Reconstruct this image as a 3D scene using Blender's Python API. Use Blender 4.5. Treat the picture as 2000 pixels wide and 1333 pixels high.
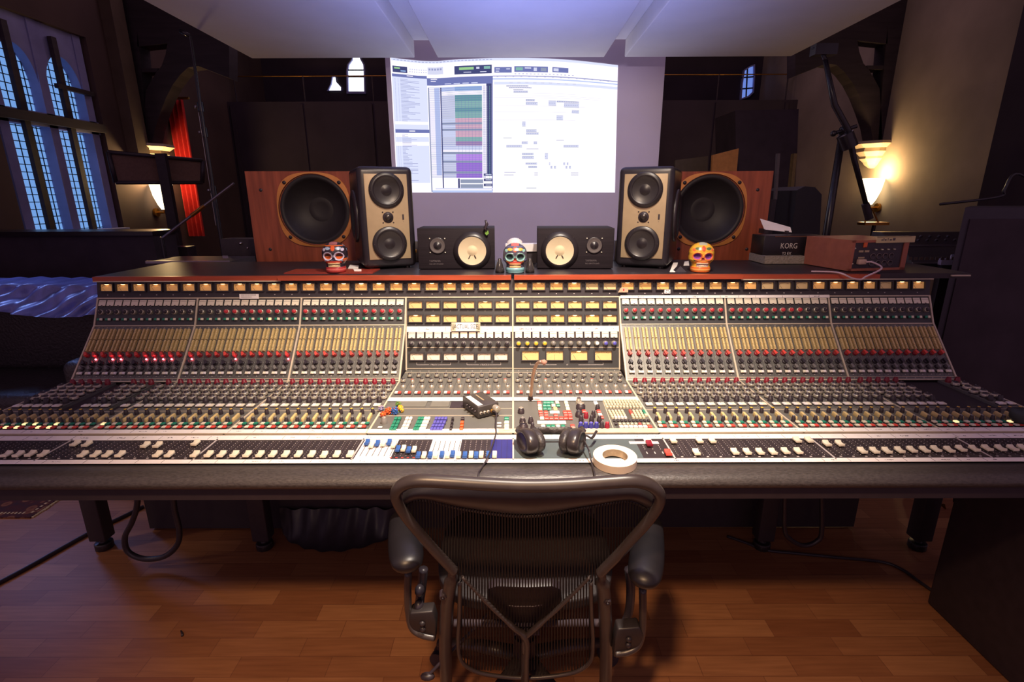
import bpy, bmesh, math, random
from mathutils import Matrix, Vector
random.seed(7)
SC = bpy.context.scene
COL = SC.collection
for _o in list(bpy.data.objects):
    bpy.data.objects.remove(_o)
R = math.radians
def V(*a): return Vector(a)
def T(x, y, z): return Matrix.Translation((x, y, z))
def RX(d): return Matrix.Rotation(R(d), 4, 'X')
def RY(d): return Matrix.Rotation(R(d), 4, 'Y')
def RZ(d): return Matrix.Rotation(R(d), 4, 'Z')
def lin(c):
    c = c / 255.0
    return c / 12.92 if c <= 0.04045 else ((c + 0.055) / 1.055) ** 2.4
def rgb(r, g, b): return (lin(r), lin(g), lin(b), 1.0)

# ------------------------------------------------------------------ camera
CAMZ = 1.46
PITCH = 15.6
CAMM = T(0, 0, CAMZ) @ RZ(0.1) @ RX(90 - PITCH) @ RZ(-0.2)
cam_data = bpy.data.cameras.new('camera')
cam_data.sensor_width = 36.0
cam_data.lens = 18.0
cam_data.clip_start = 0.02
cam = bpy.data.objects.new('camera', cam_data)
COL.objects.link(cam)
cam.matrix_world = CAMM
SC.camera = cam
CR = CAMM.to_3x3()
EYE = V(0, 0, CAMZ)
def ray(px, py): return CR @ V((px - 1000) / 1000, (666.5 - py) / 1000, -1)
def atY(px, py, y):
    d = ray(px, py); return EYE + d * (y / d.y)
def atZ(px, py, z):
    d = ray(px, py); return EYE + d * ((z - CAMZ) / d.z)
def atX(px, py, x):
    d = ray(px, py); return EYE + d * (x / d.x)
def atP(px, py, p0, n):
    d = ray(px, py); return EYE + d * ((p0 - EYE).dot(n) / d.dot(n))

# ------------------------------------------------------------------ exposure, world, lights
SC.view_settings.view_transform = 'Standard'
SC.view_settings.look = 'None'
SC.view_settings.exposure = 0.0
SC.view_settings.gamma = 1.0
SC.view_settings.use_curve_mapping = False
world = bpy.data.worlds.new('world')
SC.world = world
world.use_nodes = True
_bg = world.node_tree.nodes['Background']
_bg.inputs['Color'].default_value = (1.0, 0.62, 0.92, 1)
_bg.inputs['Strength'].default_value = 0.23

def lamp(name, kind, loc, power, color, aim=None, size=0.1, angle=60, blend=1.0):
    d = bpy.data.lights.new(name, kind)
    d.energy = power
    d.color = color
    if kind == 'AREA': d.size = size
    else: d.shadow_soft_size = size
    if kind == 'SPOT':
        d.spot_size = R(angle); d.spot_blend = blend
    o = bpy.data.objects.new(name, d)
    COL.objects.link(o)
    o.location = loc
    if aim is not None:
        o.rotation_euler = (Vector(aim) - Vector(loc)).to_track_quat('-Z', 'Y').to_euler()
    return o
WARM = (1.0, 0.80, 0.62)
lamp('desk_spot_light', 'SPOT', (0.34, 0.95, 2.95), 450, (1.0, 0.85, 0.71), (0.06, 1.72, 0.85), 0.07, 66, 1.0)
lamp('speaker_spot_light', 'SPOT', (0.0, 0.35, 2.5), 85, (1.0, 0.74, 0.54), (0.0, 2.6, 1.4), 0.08, 80, 0.6)
lamp('floor_spot_light', 'SPOT', (-0.35, -0.25, 2.75), 200, (1.0, 0.62, 0.34), (0.0, 1.1, 0.0), 0.10, 66, 0.8)
lamp('room_light', 'SPOT', (-0.7, -3.0, 2.3), 28, (1.0, 0.66, 0.42), (0.0, 1.9, 0.3), 0.3, 60, 0.8)
lamp('cloud_fill_light', 'SPOT', (0.05, 2.66, 1.22), 78, (0.28, 0.36, 1.0), (0.05, 2.85, 2.46), 0.15, 125, 1.0)  # added blue upward fill for the ceiling clouds, no display stands here
lamp('projector_light', 'SPOT', (0.1, 1.55, 2.42), 72, (0.78, 0.66, 1.0), (0.1, 4.5, 1.70), 0.06, 54, 0.6)
lamp('left_floor_light', 'SPOT', (-3.4, 1.2, 2.2), 34, (1.0, 0.74, 0.50), (-2.3, 2.0, 0.0), 0.08, 40, 0.5)
lamp('hall_fill_left', 'POINT', (-2.6, 6.6, 3.9), 18, (1.0, 0.64, 0.92), None, 0.6)  # unseen purple fill added to lift the dark back of the hall
lamp('hall_fill_right', 'POINT', (2.6, 6.6, 3.9), 18, (1.0, 0.64, 0.92), None, 0.6)  # second added fill, for the right half of the hall

# ------------------------------------------------------------------ materials
MATS = {}
def mat(name, col, rough=0.5, metal=0.0, var=0.0, scale=30.0, bump=0.0, emit=None, estr=0.0, spec=0.5, coat=0.0, stretch=None, alpha=None):
    if name in MATS: return MATS[name]
    m = bpy.data.materials.new(name)
    m.use_nodes = True
    nt = m.node_tree; b = nt.nodes['Principled BSDF']
    b.inputs['Base Color'].default_value = col
    b.inputs['Roughness'].default_value = rough
    b.inputs['Metallic'].default_value = metal
    b.inputs['Specular IOR Level'].default_value = spec
    b.inputs['Coat Weight'].default_value = coat
    if emit:
        b.inputs['Emission Color'].default_value = emit
        b.inputs['Emission Strength'].default_value = estr
    if alpha is not None: b.inputs['Alpha'].default_value = alpha
    if var or bump:
        tc = nt.nodes.new('ShaderNodeTexCoord')
        mp = nt.nodes.new('ShaderNodeMapping')
        if stretch: mp.inputs['Scale'].default_value = stretch
        nz = nt.nodes.new('ShaderNodeTexNoise')
        nz.inputs['Scale'].default_value = scale
        nz.inputs['Detail'].default_value = 5
        nt.links.new(tc.outputs['Object'], mp.inputs['Vector'])
        nt.links.new(mp.outputs['Vector'], nz.inputs['Vector'])
        if var:
            rp = nt.nodes.new('ShaderNodeValToRGB')
            rp.color_ramp.elements[0].position = 0.3
            rp.color_ramp.elements[1].position = 0.7
            rp.color_ramp.elements[0].color = tuple(c * (1 - var) for c in col[:3]) + (1,)
            rp.color_ramp.elements[1].color = tuple(min(1, c * (1 + var)) for c in col[:3]) + (1,)
            nt.links.new(nz.outputs['Fac'], rp.inputs['Fac'])
            nt.links.new(rp.outputs['Color'], b.inputs['Base Color'])
        if bump:
            bp = nt.nodes.new('ShaderNodeBump')
            bp.inputs['Strength'].default_value = bump
            bp.inputs['Distance'].default_value = 0.01
            nt.links.new(nz.outputs['Fac'], bp.inputs['Height'])
            nt.links.new(bp.outputs['Normal'], b.inputs['Normal'])
    MATS[name] = m
    return m
def emitter(name, col, strength):
    if name in MATS: return MATS[name]
    m = bpy.data.materials.new(name); m.use_nodes = True
    nt = m.node_tree
    nt.nodes.remove(nt.nodes['Principled BSDF'])
    e = nt.nodes.new('ShaderNodeEmission')
    e.inputs['Color'].default_value = col
    e.inputs['Strength'].default_value = strength
    nt.links.new(e.outputs[0], nt.nodes['Material Output'].inputs['Surface'])
    MATS[name] = m
    return m

black = mat('black_plastic', (0.032, 0.022, 0.028, 1), 0.45, var=0.2)
soft_black = mat('black_satin', (0.03, 0.023, 0.03, 1), 0.38, var=0.15)
dark = mat('dark_matter', (0.042, 0.028, 0.038, 1), 0.8, var=0.2, scale=8)
leather = mat('black_leather', (0.035, 0.029, 0.030, 1), 0.42, var=0.35, scale=60, bump=0.5)
panel_grey = mat('panel_grey', (0.150, 0.146, 0.130, 1), 0.46, metal=0.55, spec=0.6, var=0.06, scale=12)
desk_grey = mat('desk_panel_grey', (0.155, 0.152, 0.136, 1), 0.44, metal=0.2, var=0.06, scale=12)
panel_dark = mat('panel_dark_grey', (0.060, 0.059, 0.060, 1), 0.48, metal=0.3, var=0.08, scale=12)
bridge_black = mat('meter_bridge_black', (0.036, 0.028, 0.032, 1), 0.5, var=0.1)
cream = mat('cream_plastic', rgb(216, 190, 130), 0.45, var=0.06)
ivory = mat('ivory_plastic', rgb(236, 226, 200), 0.4, var=0.04)
white = mat('white_plastic', rgb(238, 230, 226), 0.4, var=0.03)
paper = mat('white_paper_tape', rgb(244, 236, 228), 0.8, var=0.04, scale=25)
trim_m = mat('cream_trim', rgb(205, 190, 165), 0.4, var=0.08)
silver = mat('silver_knob', rgb(190, 182, 164), 0.28, metal=0.55, var=0.1)
chrome = mat('chrome', rgb(210, 205, 205), 0.15, metal=1.0, var=0.05)
dark_metal = mat('dark_metal', (0.06, 0.05, 0.055, 1), 0.3, metal=0.7, var=0.1)
red_m = mat('red_plastic', rgb(190, 48, 58), 0.4, var=0.06)
red_bright = mat('bright_red_plastic', rgb(226, 78, 66), 0.4, var=0.05)
burgundy = mat('burgundy_plastic', rgb(128, 26, 42), 0.4, var=0.06)
green_m = mat('green_plastic', rgb(34, 132, 104), 0.4, var=0.06)
blue_m = mat('blue_plastic', rgb(52, 92, 160), 0.4, var=0.06)
violet_m = mat('violet_plastic', rgb(88, 84, 176), 0.4, var=0.06)
navy_m = mat('navy_plastic', rgb(48, 48, 120), 0.4, var=0.06)
yellow_m = mat('yellow_plastic', rgb(222, 176, 48), 0.4, var=0.06)
orange_m = mat('orange_plastic', rgb(214, 92, 42), 0.4, var=0.06)
grey_m = mat('grey_plastic', rgb(120, 116, 112), 0.4, var=0.06)
ink = mat('dark_ink', rgb(90, 82, 86), 0.8, var=0.1)
dot_m = mat('printed_white', rgb(190, 180, 176), 0.6, var=0.05)
led_red = emitter('lit_red_led', (1.0, 0.10, 0.14, 1), 14.0)
led_warm = emitter('lit_warm_button', (1.0, 0.62, 0.30, 1), 1.6)

# ------------------------------------------------------------------ mesh helpers
WM = {}
class MB:
    def __init__(self): self.v = []; self.f = []; self.m = []; self.s = []
    def add(self, vs, fs, m=0, s=False, M=None):
        b = len(self.v)
        if M is not None: vs = [M @ Vector(p) for p in vs]
        self.v.extend(tuple(p) for p in vs)
        for k, f in enumerate(fs):
            self.f.append(tuple(b + i for i in f))
            self.m.append(m[k] if isinstance(m, (list, tuple)) else m)
            self.s.append(s)
        return self
    def box(self, c, size, m=0, M=None):
        x, y, z = c; a, b, d = (t / 2 for t in size)
        vs = [(x - a, y - b, z - d), (x + a, y - b, z - d), (x + a, y + b, z - d), (x - a, y + b, z - d),
              (x - a, y - b, z + d), (x + a, y - b, z + d), (x + a, y + b, z + d), (x - a, y + b, z + d)]
        fs = [(3, 2, 1, 0), (4, 5, 6, 7), (0, 1, 5, 4), (1, 2, 6, 5), (2, 3, 7, 6), (3, 0, 4, 7)]
        return self.add(vs, fs, m, False, M)
    def bb(self, lo, hi, m=0, M=None):
        return self.box([(lo[i] + hi[i]) / 2 for i in range(3)], [hi[i] - lo[i] for i in range(3)], m, M)
    def cap(self, c, size, ch=0.25, m=0, M=None, dish=0.0):
        """button: box with a chamfered top"""
        x, y, z = c; a, b = size[0] / 2, size[1] / 2; h = size[2]
        i = min(a, b) * ch
        vs = []
        for (k, zz) in ((0, z), (0, z + h - i), (i, z + h)):
            vs += [(x - a + k, y - b + k, zz), (x + a - k, y - b + k, zz), (x + a - k, y + b - k, zz), (x - a + k, y + b - k, zz)]
        vs.append((x, y, z + h - dish))
        fs = []
        for L in (0, 4):
            for q in range(4):
                fs.append((L + q, L + (q + 1) % 4, L + 4 + (q + 1) % 4, L + 4 + q))
        for q in range(4): fs.append((8 + q, 8 + (q + 1) % 4, 12))
        return self.add(vs, fs, m, False, M)
    def lathe(self, prof, n=16, m=0, M=None, s=True, close=True):
        """profile of (radius, height[, material of the band above])"""
        vs = []; fs = []; ms = []
        rings = []
        for p in prof:
            if p[0] < 1e-6:
                rings.append([len(vs)]); vs.append((0, 0, p[1]))
            else:
                rings.append(list(range(len(vs), len(vs) + n)))
                for k in range(n):
                    a = 2 * math.pi * k / n
                    vs.append((p[0] * math.cos(a), p[0] * math.sin(a), p[1]))
        for i in range(len(prof) - 1):
            A, B = rings[i], rings[i + 1]
            mm = prof[i][2] if len(prof[i]) > 2 else m
            for k in range(n):
                k2 = (k + 1) % n
                if len(A) == 1 and len(B) == 1: continue
                if len(A) == 1: fs.append((A[0], B[k2], B[k])) if False else fs.append((A[0], B[k], B[k2]))
                elif len(B) == 1: fs.append((A[k], A[k2], B[0]))
                else: fs.append((A[k], A[k2], B[k2], B[k]))
                ms.append(mm)
        return self.add(vs, fs, ms, s, M)
    def cyl(self, p0, p1, r0, r1=None, n=12, m=0, s=True):
        r1 = r0 if r1 is None else r1
        p0 = Vector(p0); p1 = Vector(p1); d = p1 - p0; L = d.length
        M = Matrix.Translation(p0) @ d.to_track_quat('Z', 'Y').to_matrix().to_4x4()
        self.lathe([(r0, 0), (r1, L)], n, m, M, s)
        b = len(self.v)
        ring0 = [tuple(M @ V(r0 * math.cos(2 * math.pi * k / n), r0 * math.sin(2 * math.pi * k / n), 0)) for k in range(n)]
        ring1 = [tuple(M @ V(r1 * math.cos(2 * math.pi * k / n), r1 * math.sin(2 * math.pi * k / n), L)) for k in range(n)]
        self.add(ring0, [tuple(reversed(range(n)))], m)
        self.add(ring1, [tuple(range(n))], m)
        return self
    def tube(self, pts, r, n=8, m=0, closed=False, s=True, flat=None, up=None):
        """sweep an ellipse along points; r number or list; flat = list or number, second radius factor"""
        pts = [Vector(p) for p in pts]; N = len(pts)
        rs = r if isinstance(r, (list, tuple)) else [r] * N
        fl = flat if isinstance(flat, (list, tuple)) else [flat if flat else 1.0] * N
        vs = []; fs = []
        prev = None
        for i in range(N):
            a = pts[(i - 1) % N] if (i > 0 or closed) else pts[i]
            b = pts[(i + 1) % N] if (i < N - 1 or closed) else pts[i]
            t = (b - a)
            if t.length < 1e-9: t = V(0, 0, 1)
            t.normalize()
            if up is not None:
                u = Vector(up) - t * Vector(up).dot(t)
            elif prev is None:
                u = V(0, 0, 1) - t * t.z
                if u.length < 0.05: u = V(0, 1, 0) - t * t.y
            else:
                u = prev - t * prev.dot(t)
            if u.length < 1e-6: u = V(1, 0, 0) - t * t.x
            u.normalize(); prev = u
            w = t.cross(u)
            for k in range(n):
                an = 2 * math.pi * k / n
                vs.append(pts[i] + w * (rs[i] * math.cos(an)) + u * (rs[i] * fl[i] * math.sin(an)))
        M_ = N if closed else N - 1
        for i in range(M_):
            A = i * n; B = ((i + 1) % N) * n
            for k in range(n):
                k2 = (k + 1) % n
                fs.append((A + k, A + k2, B + k2, B + k))
        if not closed:
            fs.append(tuple(reversed(range(n)))); fs.append(tuple(range((N - 1) * n, N * n)))
        return self.add(vs, fs, m, s)
    def prism(self, poly, h, m=0, M=None, top=None):
        """polygon in local xy extruded from z=0 to z=h"""
        n = len(poly)
        vs = [(p[0], p[1], 0) for p in poly] + [(p[0], p[1], h) for p in poly]
        fs = [tuple(reversed(range(n))), tuple(range(n, 2 * n))]
        for k in range(n): fs.append((k, (k + 1) % n, n + (k + 1) % n, n + k))
        ms = [m, m if top is None else top] + [m] * n
        return self.add(vs, fs, ms, False, M)
    def ball(self, c, r, n=12, m=0, sc=(1, 1, 1), M=None):
        prof = [(max(0.0, r * math.sin(math.pi * i / (n // 2))) if 0 < i < n // 2 else 0.0, -r * math.cos(math.pi * i / (n // 2))) for i in range(n // 2 + 1)]
        L = Matrix.Translation(c) @ Matrix.Diagonal((sc[0], sc[1], sc[2], 1))
        if M is not None: L = M @ L
        return self.lathe(prof, n, m, L, True)
    def quad(self, a, b, c, d, m=0): return self.add([a, b, c, d], [(0, 1, 2, 3)], m)
    def grid(self, fn, nu, nv, m=0, s=True, cu=False, mf=None):
        vs = [fn(i / (nu if cu else nu - 1), j / (nv - 1)) for j in range(nv) for i in range(nu)]
        fs = []; ms = []
        for j in range(nv - 1):
            for i in range(nu if cu else nu - 1):
                i2 = (i + 1) % nu
                fs.append((j * nu + i, j * nu + i2, (j + 1) * nu + i2, (j + 1) * nu + i))
                ms.append(mf(i, j) if mf else m)
        return self.add(vs, fs, ms, s)
    def text(self, s, size, M, m=0, h=0.0006, align='CENTER', sx=1.0):
        cu = bpy.data.curves.new('t', 'FONT'); cu.body = s; cu.size = size; cu.align_x = align; cu.align_y = 'CENTER'
        cu.extrude = h; cu.resolution_u = 2
        o = bpy.data.objects.new('t', cu); COL.objects.link(o)
        dg = bpy.context.evaluated_depsgraph_get(); dg.update()
        me = bpy.data.meshes.new_from_object(o.evaluated_get(dg))
        self.add([(v.co.x * sx, v.co.y, v.co.z) for v in me.vertices], [tuple(p.vertices) for p in me.polygons], m, False, M)
        bpy.data.objects.remove(o); bpy.data.curves.remove(cu); bpy.data.meshes.remove(me)
        return self
    def mesh(self, name, mats, bevel=None, seg=2, weld=False):
        me = bpy.data.meshes.new(name)
        me.from_pydata(self.v, [], self.f)
        if not isinstance(mats, (list, tuple)): mats = [mats]
        for q in mats: me.materials.append(q)
        me.polygons.foreach_set('material_index', self.m)
        me.polygons.foreach_set('use_smooth', self.s)
        bm = bmesh.new(); bm.from_mesh(me)
        if weld: bmesh.ops.remove_doubles(bm, verts=bm.verts, dist=1e-5)
        bmesh.ops.recalc_face_normals(bm, faces=bm.faces)
        if bevel:
            es = [e for e in bm.edges if len(e.link_faces) == 2 and e.calc_face_angle(0) > R(35)]
            bmesh.ops.bevel(bm, geom=es, offset=bevel, segments=seg, profile=0.5, affect='EDGES', clamp_overlap=True)
            for f in bm.faces: f.smooth = True
            for e in bm.edges:
                if len(e.link_faces) == 2 and e.calc_face_angle(0) > R(50): e.smooth = False
        bm.to_mesh(me); bm.free()
        me.update()
        return me
    def build(self, name, mats, parent=None, M=None, bevel=None, seg=2, weld=False):
        me = self.mesh(name, mats, bevel, seg, weld)
        return place(name, me, parent, M)
def place(name, me, parent=None, M=None):
    o = bpy.data.objects.new(name, me); COL.objects.link(o)
    M = M.copy() if M is not None else Matrix.Identity(4)
    WM[o.name] = M
    if parent is not None:
        o.parent = parent
        o.matrix_basis = WM[parent.name].inverted() @ M
    else:
        o.matrix_basis = M
    return o
def clone(o, parent, M):
    c = o.copy(); COL.objects.link(c)
    WM[c.name] = M.copy()
    if parent is not None:
        c.parent = parent
        c.matrix_basis = WM[parent.name].inverted() @ M
    else: c.matrix_basis = M
    return c
def tag(o, label=None, cat=None, group=None, kind=None):
    if label: o['label'] = label
    if cat: o['category'] = cat
    if group: o['group'] = group
    if kind: o['kind'] = kind
    return o
def thing(name, label, cat, loc=(0, 0, 0), rz=0, group=None, M=None):
    o = bpy.data.objects.new(name, None); COL.objects.link(o)
    o.empty_display_size = 0.05
    M = M if M is not None else T(*loc) @ RZ(rz)
    o.matrix_basis = M; WM[o.name] = M.copy()
    return tag(o, label, cat, group)
def frame(o, x, y):
    """matrix with origin o, x axis and y axis given, z = x cross y"""
    x = Vector(x).normalized(); y = Vector(y).normalized(); z = x.cross(y).normalized(); y = z.cross(x)
    return Matrix(((x.x, y.x, z.x, o[0]), (x.y, y.y, z.y, o[1]), (x.z, y.z, z.z, o[2]), (0, 0, 0, 1)))
def smooth_path(pts, k=6, closed=False):
    """Catmull-Rom"""
    pts = [Vector(p) for p in pts]; n = len(pts); out = []
    segs = n if closed else n - 1
    for i in range(segs):
        if closed: p0, p1, p2, p3 = pts[(i - 1) % n], pts[i], pts[(i + 1) % n], pts[(i + 2) % n]
        else: p0, p1, p2, p3 = pts[max(i - 1, 0)], pts[i], pts[i + 1], pts[min(i + 2, n - 1)]
        for j in range(k):
            t = j / k
            out.append(0.5 * ((2 * p1) + (p2 - p0) * t + (2 * p0 - 5 * p1 + 4 * p2 - p3) * t * t + (3 * p1 - p0 - 3 * p2 + p3) * t ** 3))
    if not closed: out.append(pts[-1])
    return out
def sm1(vals, k=6):
    pts = [V(v, 0, 0) for v in vals]
    return [p.x for p in smooth_path(pts, k)]
# ================================================================== the setting
def plank_mat():
    m = bpy.data.materials.new('parquet'); m.use_nodes = True
    nt = m.node_tree; b = nt.nodes['Principled BSDF']
    tc = nt.nodes.new('ShaderNodeTexCoord')
    br = nt.nodes.new('ShaderNodeTexBrick')
    br.offset = 0.37
    br.inputs['Scale'].default_value = 1.0
    br.inputs['Brick Width'].default_value = 0.30
    br.inputs['Row Height'].default_value = 0.075
    br.inputs['Mortar Size'].default_value = 0.0012
    br.inputs['Mortar Smooth'].default_value = 0.3
    br.inputs['Bias'].default_value = 0.0
    br.inputs['Color1'].default_value = (0.26, 0.098, 0.042, 1)
    br.inputs['Color2'].default_value = (0.40, 0.180, 0.078, 1)
    br.inputs['Mortar'].default_value = (0.20, 0.08, 0.04, 1)
    nt.links.new(tc.outputs['Object'], br.inputs['Vector'])
    mp = nt.nodes.new('ShaderNodeMapping'); mp.inputs['Scale'].default_value = (3, 45, 1)
    nz = nt.nodes.new('ShaderNodeTexNoise'); nz.inputs['Scale'].default_value = 2.0; nz.inputs['Detail'].default_value = 6
    nt.links.new(tc.outputs['Object'], mp.inputs['Vector']); nt.links.new(mp.outputs[0], nz.inputs['Vector'])
    mx = nt.nodes.new('ShaderNodeMix'); mx.data_type = 'RGBA'; mx.blend_type = 'MULTIPLY'
    mx.inputs[0].default_value = 0.55
    rp = nt.nodes.new('ShaderNodeValToRGB')
    rp.color_ramp.elements[0].position = 0.3; rp.color_ramp.elements[0].color = (0.55, 0.5, 0.48, 1)
    rp.color_ramp.elements[1].position = 0.7; rp.color_ramp.elements[1].color = (1, 1, 1, 1)
    nt.links.new(nz.outputs['Fac'], rp.inputs['Fac'])
    nt.links.new(br.outputs['Color'], mx.inputs[6]); nt.links.new(rp.outputs['Color'], mx.inputs[7])
    nt.links.new(mx.outputs[2], b.inputs['Base Color'])
    b.inputs['Roughness'].default_value = 0.42
    return m
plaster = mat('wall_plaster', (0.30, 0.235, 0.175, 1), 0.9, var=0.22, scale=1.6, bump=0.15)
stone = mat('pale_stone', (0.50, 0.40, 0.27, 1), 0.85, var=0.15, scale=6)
stone_daylit = mat('daylit_stone', (0.30, 0.31, 0.55, 1), 0.8, var=0.12, scale=6)  # blue of the window daylight is mixed into the stone colour
timber = mat('dark_roof_timber', (0.038, 0.026, 0.030, 1), 0.7, var=0.25, scale=3, stretch=(1, 1, 8))
cloud_white = mat('white_acoustic_fabric', (0.80, 0.77, 0.78, 1), 0.9, var=0.03, scale=4)
deep = mat('dark_wall_paint', (0.036, 0.024, 0.032, 1), 0.9, var=0.2, scale=2)
brass = mat('brass_rail', rgb(170, 120, 56), 0.3, metal=0.9, var=0.1)
glass_blue = emitter('daylit_leaded_glass', (0.15, 0.31, 0.66, 1), 1.15)
glass_white = emitter('bright_daylight_glass', (0.86, 0.90, 1.0, 1), 2.2)
glass_dusk = emitter('dusk_blue_glass', (0.16, 0.26, 0.75, 1), 0.9)
lead = mat('lead_bars', (0.02, 0.018, 0.03, 1), 0.7, var=0.1)

def struct(name, mb, mats, **k):
    return tag(mb.build(name, mats, **k), kind='structure')
struct('floor', MB().bb((-6, -4, -0.05), (6, 9.6, 0)), plank_mat())
# left wall, with an opening for the window
W = MB()
wy0, wy1, wz0, wz1 = 4.50, 5.66, 1.15, 3.0
W.bb((-4.5, 2.2, 0), (-4.2, wy0, 6)); W.bb((-4.5, wy1, 0), (-4.2, 9.5, 6))
W.bb((-4.5, wy0, 0), (-4.2, wy1, wz0)); W.bb((-4.5, wy0, wz1), (-4.2, wy1, 6))
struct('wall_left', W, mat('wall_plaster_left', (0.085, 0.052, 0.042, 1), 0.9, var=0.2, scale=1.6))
struct('wall_right', MB().bb((4.2, 2.2, 0), (4.5, 9.5, 6)), plaster)
struct('wall_back', MB().bb((-4.5, 9.5, 0), (4.5, 9.7, 7.5)), deep)
C = MB()
C.add([(-4.6, 3, 4.6), (0, 3, 7.4), (0, 9.7, 7.4), (-4.6, 9.7, 4.6)], [(0, 1, 2, 3)])
C.add([(4.6, 3, 4.6), (0, 3, 7.4), (0, 9.7, 7.4), (4.6, 9.7, 4.6)], [(0, 1, 2, 3)])
struct('ceiling', C, deep)

# gothic window in the left wall: stone tracery, dark inner posts, leaded panes
S = MB(); G = MB(); Pst = MB()
def arch(y0, y1, zs, za, n=10):
    """pointed arch from (y0,zs) over the apex to (y1,zs)"""
    ym = (y0 + y1) / 2; w = (y1 - y0) / 2; out = []
    for i in range(n + 1):
        a = i / n
        out.append((y0 + w * (1 - math.cos(a * math.pi / 2)) , zs + (za - zs) * math.sin(a * math.pi / 2) ** 0.85))
    right = [(y1 - (p[0] - y0), p[1]) for p in reversed(out[:-1])]
    return out, right
MX = Matrix(((0, 0, 1, 0), (1, 0, 0, 0), (0, 1, 0, 0), (0, 0, 0, 1)))   # local (y, z, x)
mull = [4.16, 4.61, 5.10, 5.59]
for ym in mull[1:]: S.bb((-4.36, ym - 0.045, wz0), (-4.245, ym + 0.045, wz1))
S.bb((-4.36, wy0, 2.10), (-4.245, wy1, 2.22))
S.bb((-4.48, wy0, wz0 - 0.02), (-4.14, wy1, wz0 + 0.02))
for i in range(3):
    y0, y1 = (mull[i] + 0.043 if i else 4.505), mull[i + 1] - 0.043
    Lh, Rh = arch(y0, y1, 2.40, 2.76)
    S.prism(list(reversed(Lh + [(Lh[-1][0], wz1), (y0, wz1)])), 0.105, 0, T(-4.36, 0, 0) @ MX)
    S.prism(list(reversed([Lh[-1]] + Rh + [(y1, wz1), (Lh[-1][0], wz1)])), 0.105, 0, T(-4.36, 0, 0) @ MX)
    # panes
    for (z0, z1) in ((wz0, 2.12), (2.20, 2.80)):
        G.bb((-4.37, y0 - 0.01, z0), (-4.345, y1 + 0.01, z1), 0)
        nz = int((z1 - z0) / 0.068)
        for k in range(nz + 1):
            zz = z0 + 0.03 + k * (z1 - z0 - 0.06) / nz
            G.bb((-4.345, y0, zz - 0.0035), (-4.339, y1, zz + 0.0035), 1)
        for t in (0.10, 0.20, 0.40, 0.60, 0.80, 0.90):
            yy = y0 + t * (y1 - y0)
            G.bb((-4.345, yy - 0.003, z0), (-4.339, yy + 0.003, z1), 1)
wn = struct('window_1', S, stone_daylit)
tag(wn, 'tall gothic stone window with three leaded lights in the left wall')
G.build('leaded_panes', [glass_blue, lead], wn)
for ym in (4.79, 5.27): Pst.bb((-4.245, ym - 0.028, wz0), (-4.205, ym + 0.028, 2.9))
Pst.bb((-4.245, wy0, 2.12), (-4.18, wy1, 2.20))
Pst.bb((-4.24, 5.20, 2.46), (-4.20, 5.62, 2.50))
Pst.build('window_frame', timber, wn)

# back of the church: gallery front with brass rail, two bright lancets, one small dusk window
GF = MB(); GF.bb((-4.2, 8.2, 0), (4.2, 8.4, 2.84))
for k in range(9): GF.bb((-4.15 + k * 1.02, 8.17, 0.3), (-4.10 + k * 1.02, 8.2, 2.8))
struct('partition', GF, deep)
rl = thing('gallery_rail', 'thin brass rail running along the dark gallery behind the screen', 'rail', (0, 8.3, 2.84))
q = MB(); q.cyl((-4.15, 8.3, 3.20), (4.15, 8.3, 3.20), 0.009); q.build('rail_bar', brass, rl)
for k in range(9):
    q = MB(); q.cyl((-4.1 + k * 1.02, 8.3, 2.84), (-4.1 + k * 1.02, 8.3, 3.20), 0.010); q.build('post', timber, rl)
def lancet(name, poly_px, m, y=9.49, bars=()):
    pts = [atY(px, py, y) for px, py in poly_px]
    f = MB()
    P2 = [(p.x, p.z) for p in pts]
    c = (sum(p[0] for p in P2) / len(P2), sum(p[1] for p in P2) / len(P2))
    MW = T(0, y, 0) @ RX(90)
    out = [(c[0] + (p[0] - c[0]) * 1.18, c[1] + (p[1] - c[1]) * 1.10) for p in P2]
    n = len(P2)
    for k in range(n):
        a, b2, c2, d2 = P2[k], P2[(k + 1) % n], out[(k + 1) % n], out[k]
        f.prism([a, b2, c2, d2], 0.06, 0, MW)
    o = struct(name, f, stone_daylit)
    g = MB(); g.prism(P2, 0.01, 0, MW)
    for (a, b2) in bars:
        pa, pb = atY(a[0], a[1], y - 0.03), atY(b2[0], b2[1], y - 0.03)
        g.cyl(pa, pb, 0.012, n=6, m=1)
    g.build('window_pane', [m, lead], o)
    return o
lancet('window_2', [(682, 180), (681, 140), (683, 128), (690, 118), (690, 108), (704, 108), (705, 117), (711, 128), (712, 140), (713, 180)], glass_white,
       bars=(((680, 137), (713, 137)), ((680, 150), (713, 150))))
lancet('window_3', [(643, 178), (649, 165), (651, 152), (657, 151), (659, 162), (668, 172), (668, 178)], glass_white)
lancet('window_4', [(1446, 193), (1448, 165), (1452, 140), (1462, 133), (1470, 130), (1470, 152), (1468, 180), (1460, 188)], glass_dusk,
       bars=(((1460, 133), (1457, 192)), ((1448, 152), (1472, 150)), ((1446, 174), (1470, 172))))

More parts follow.
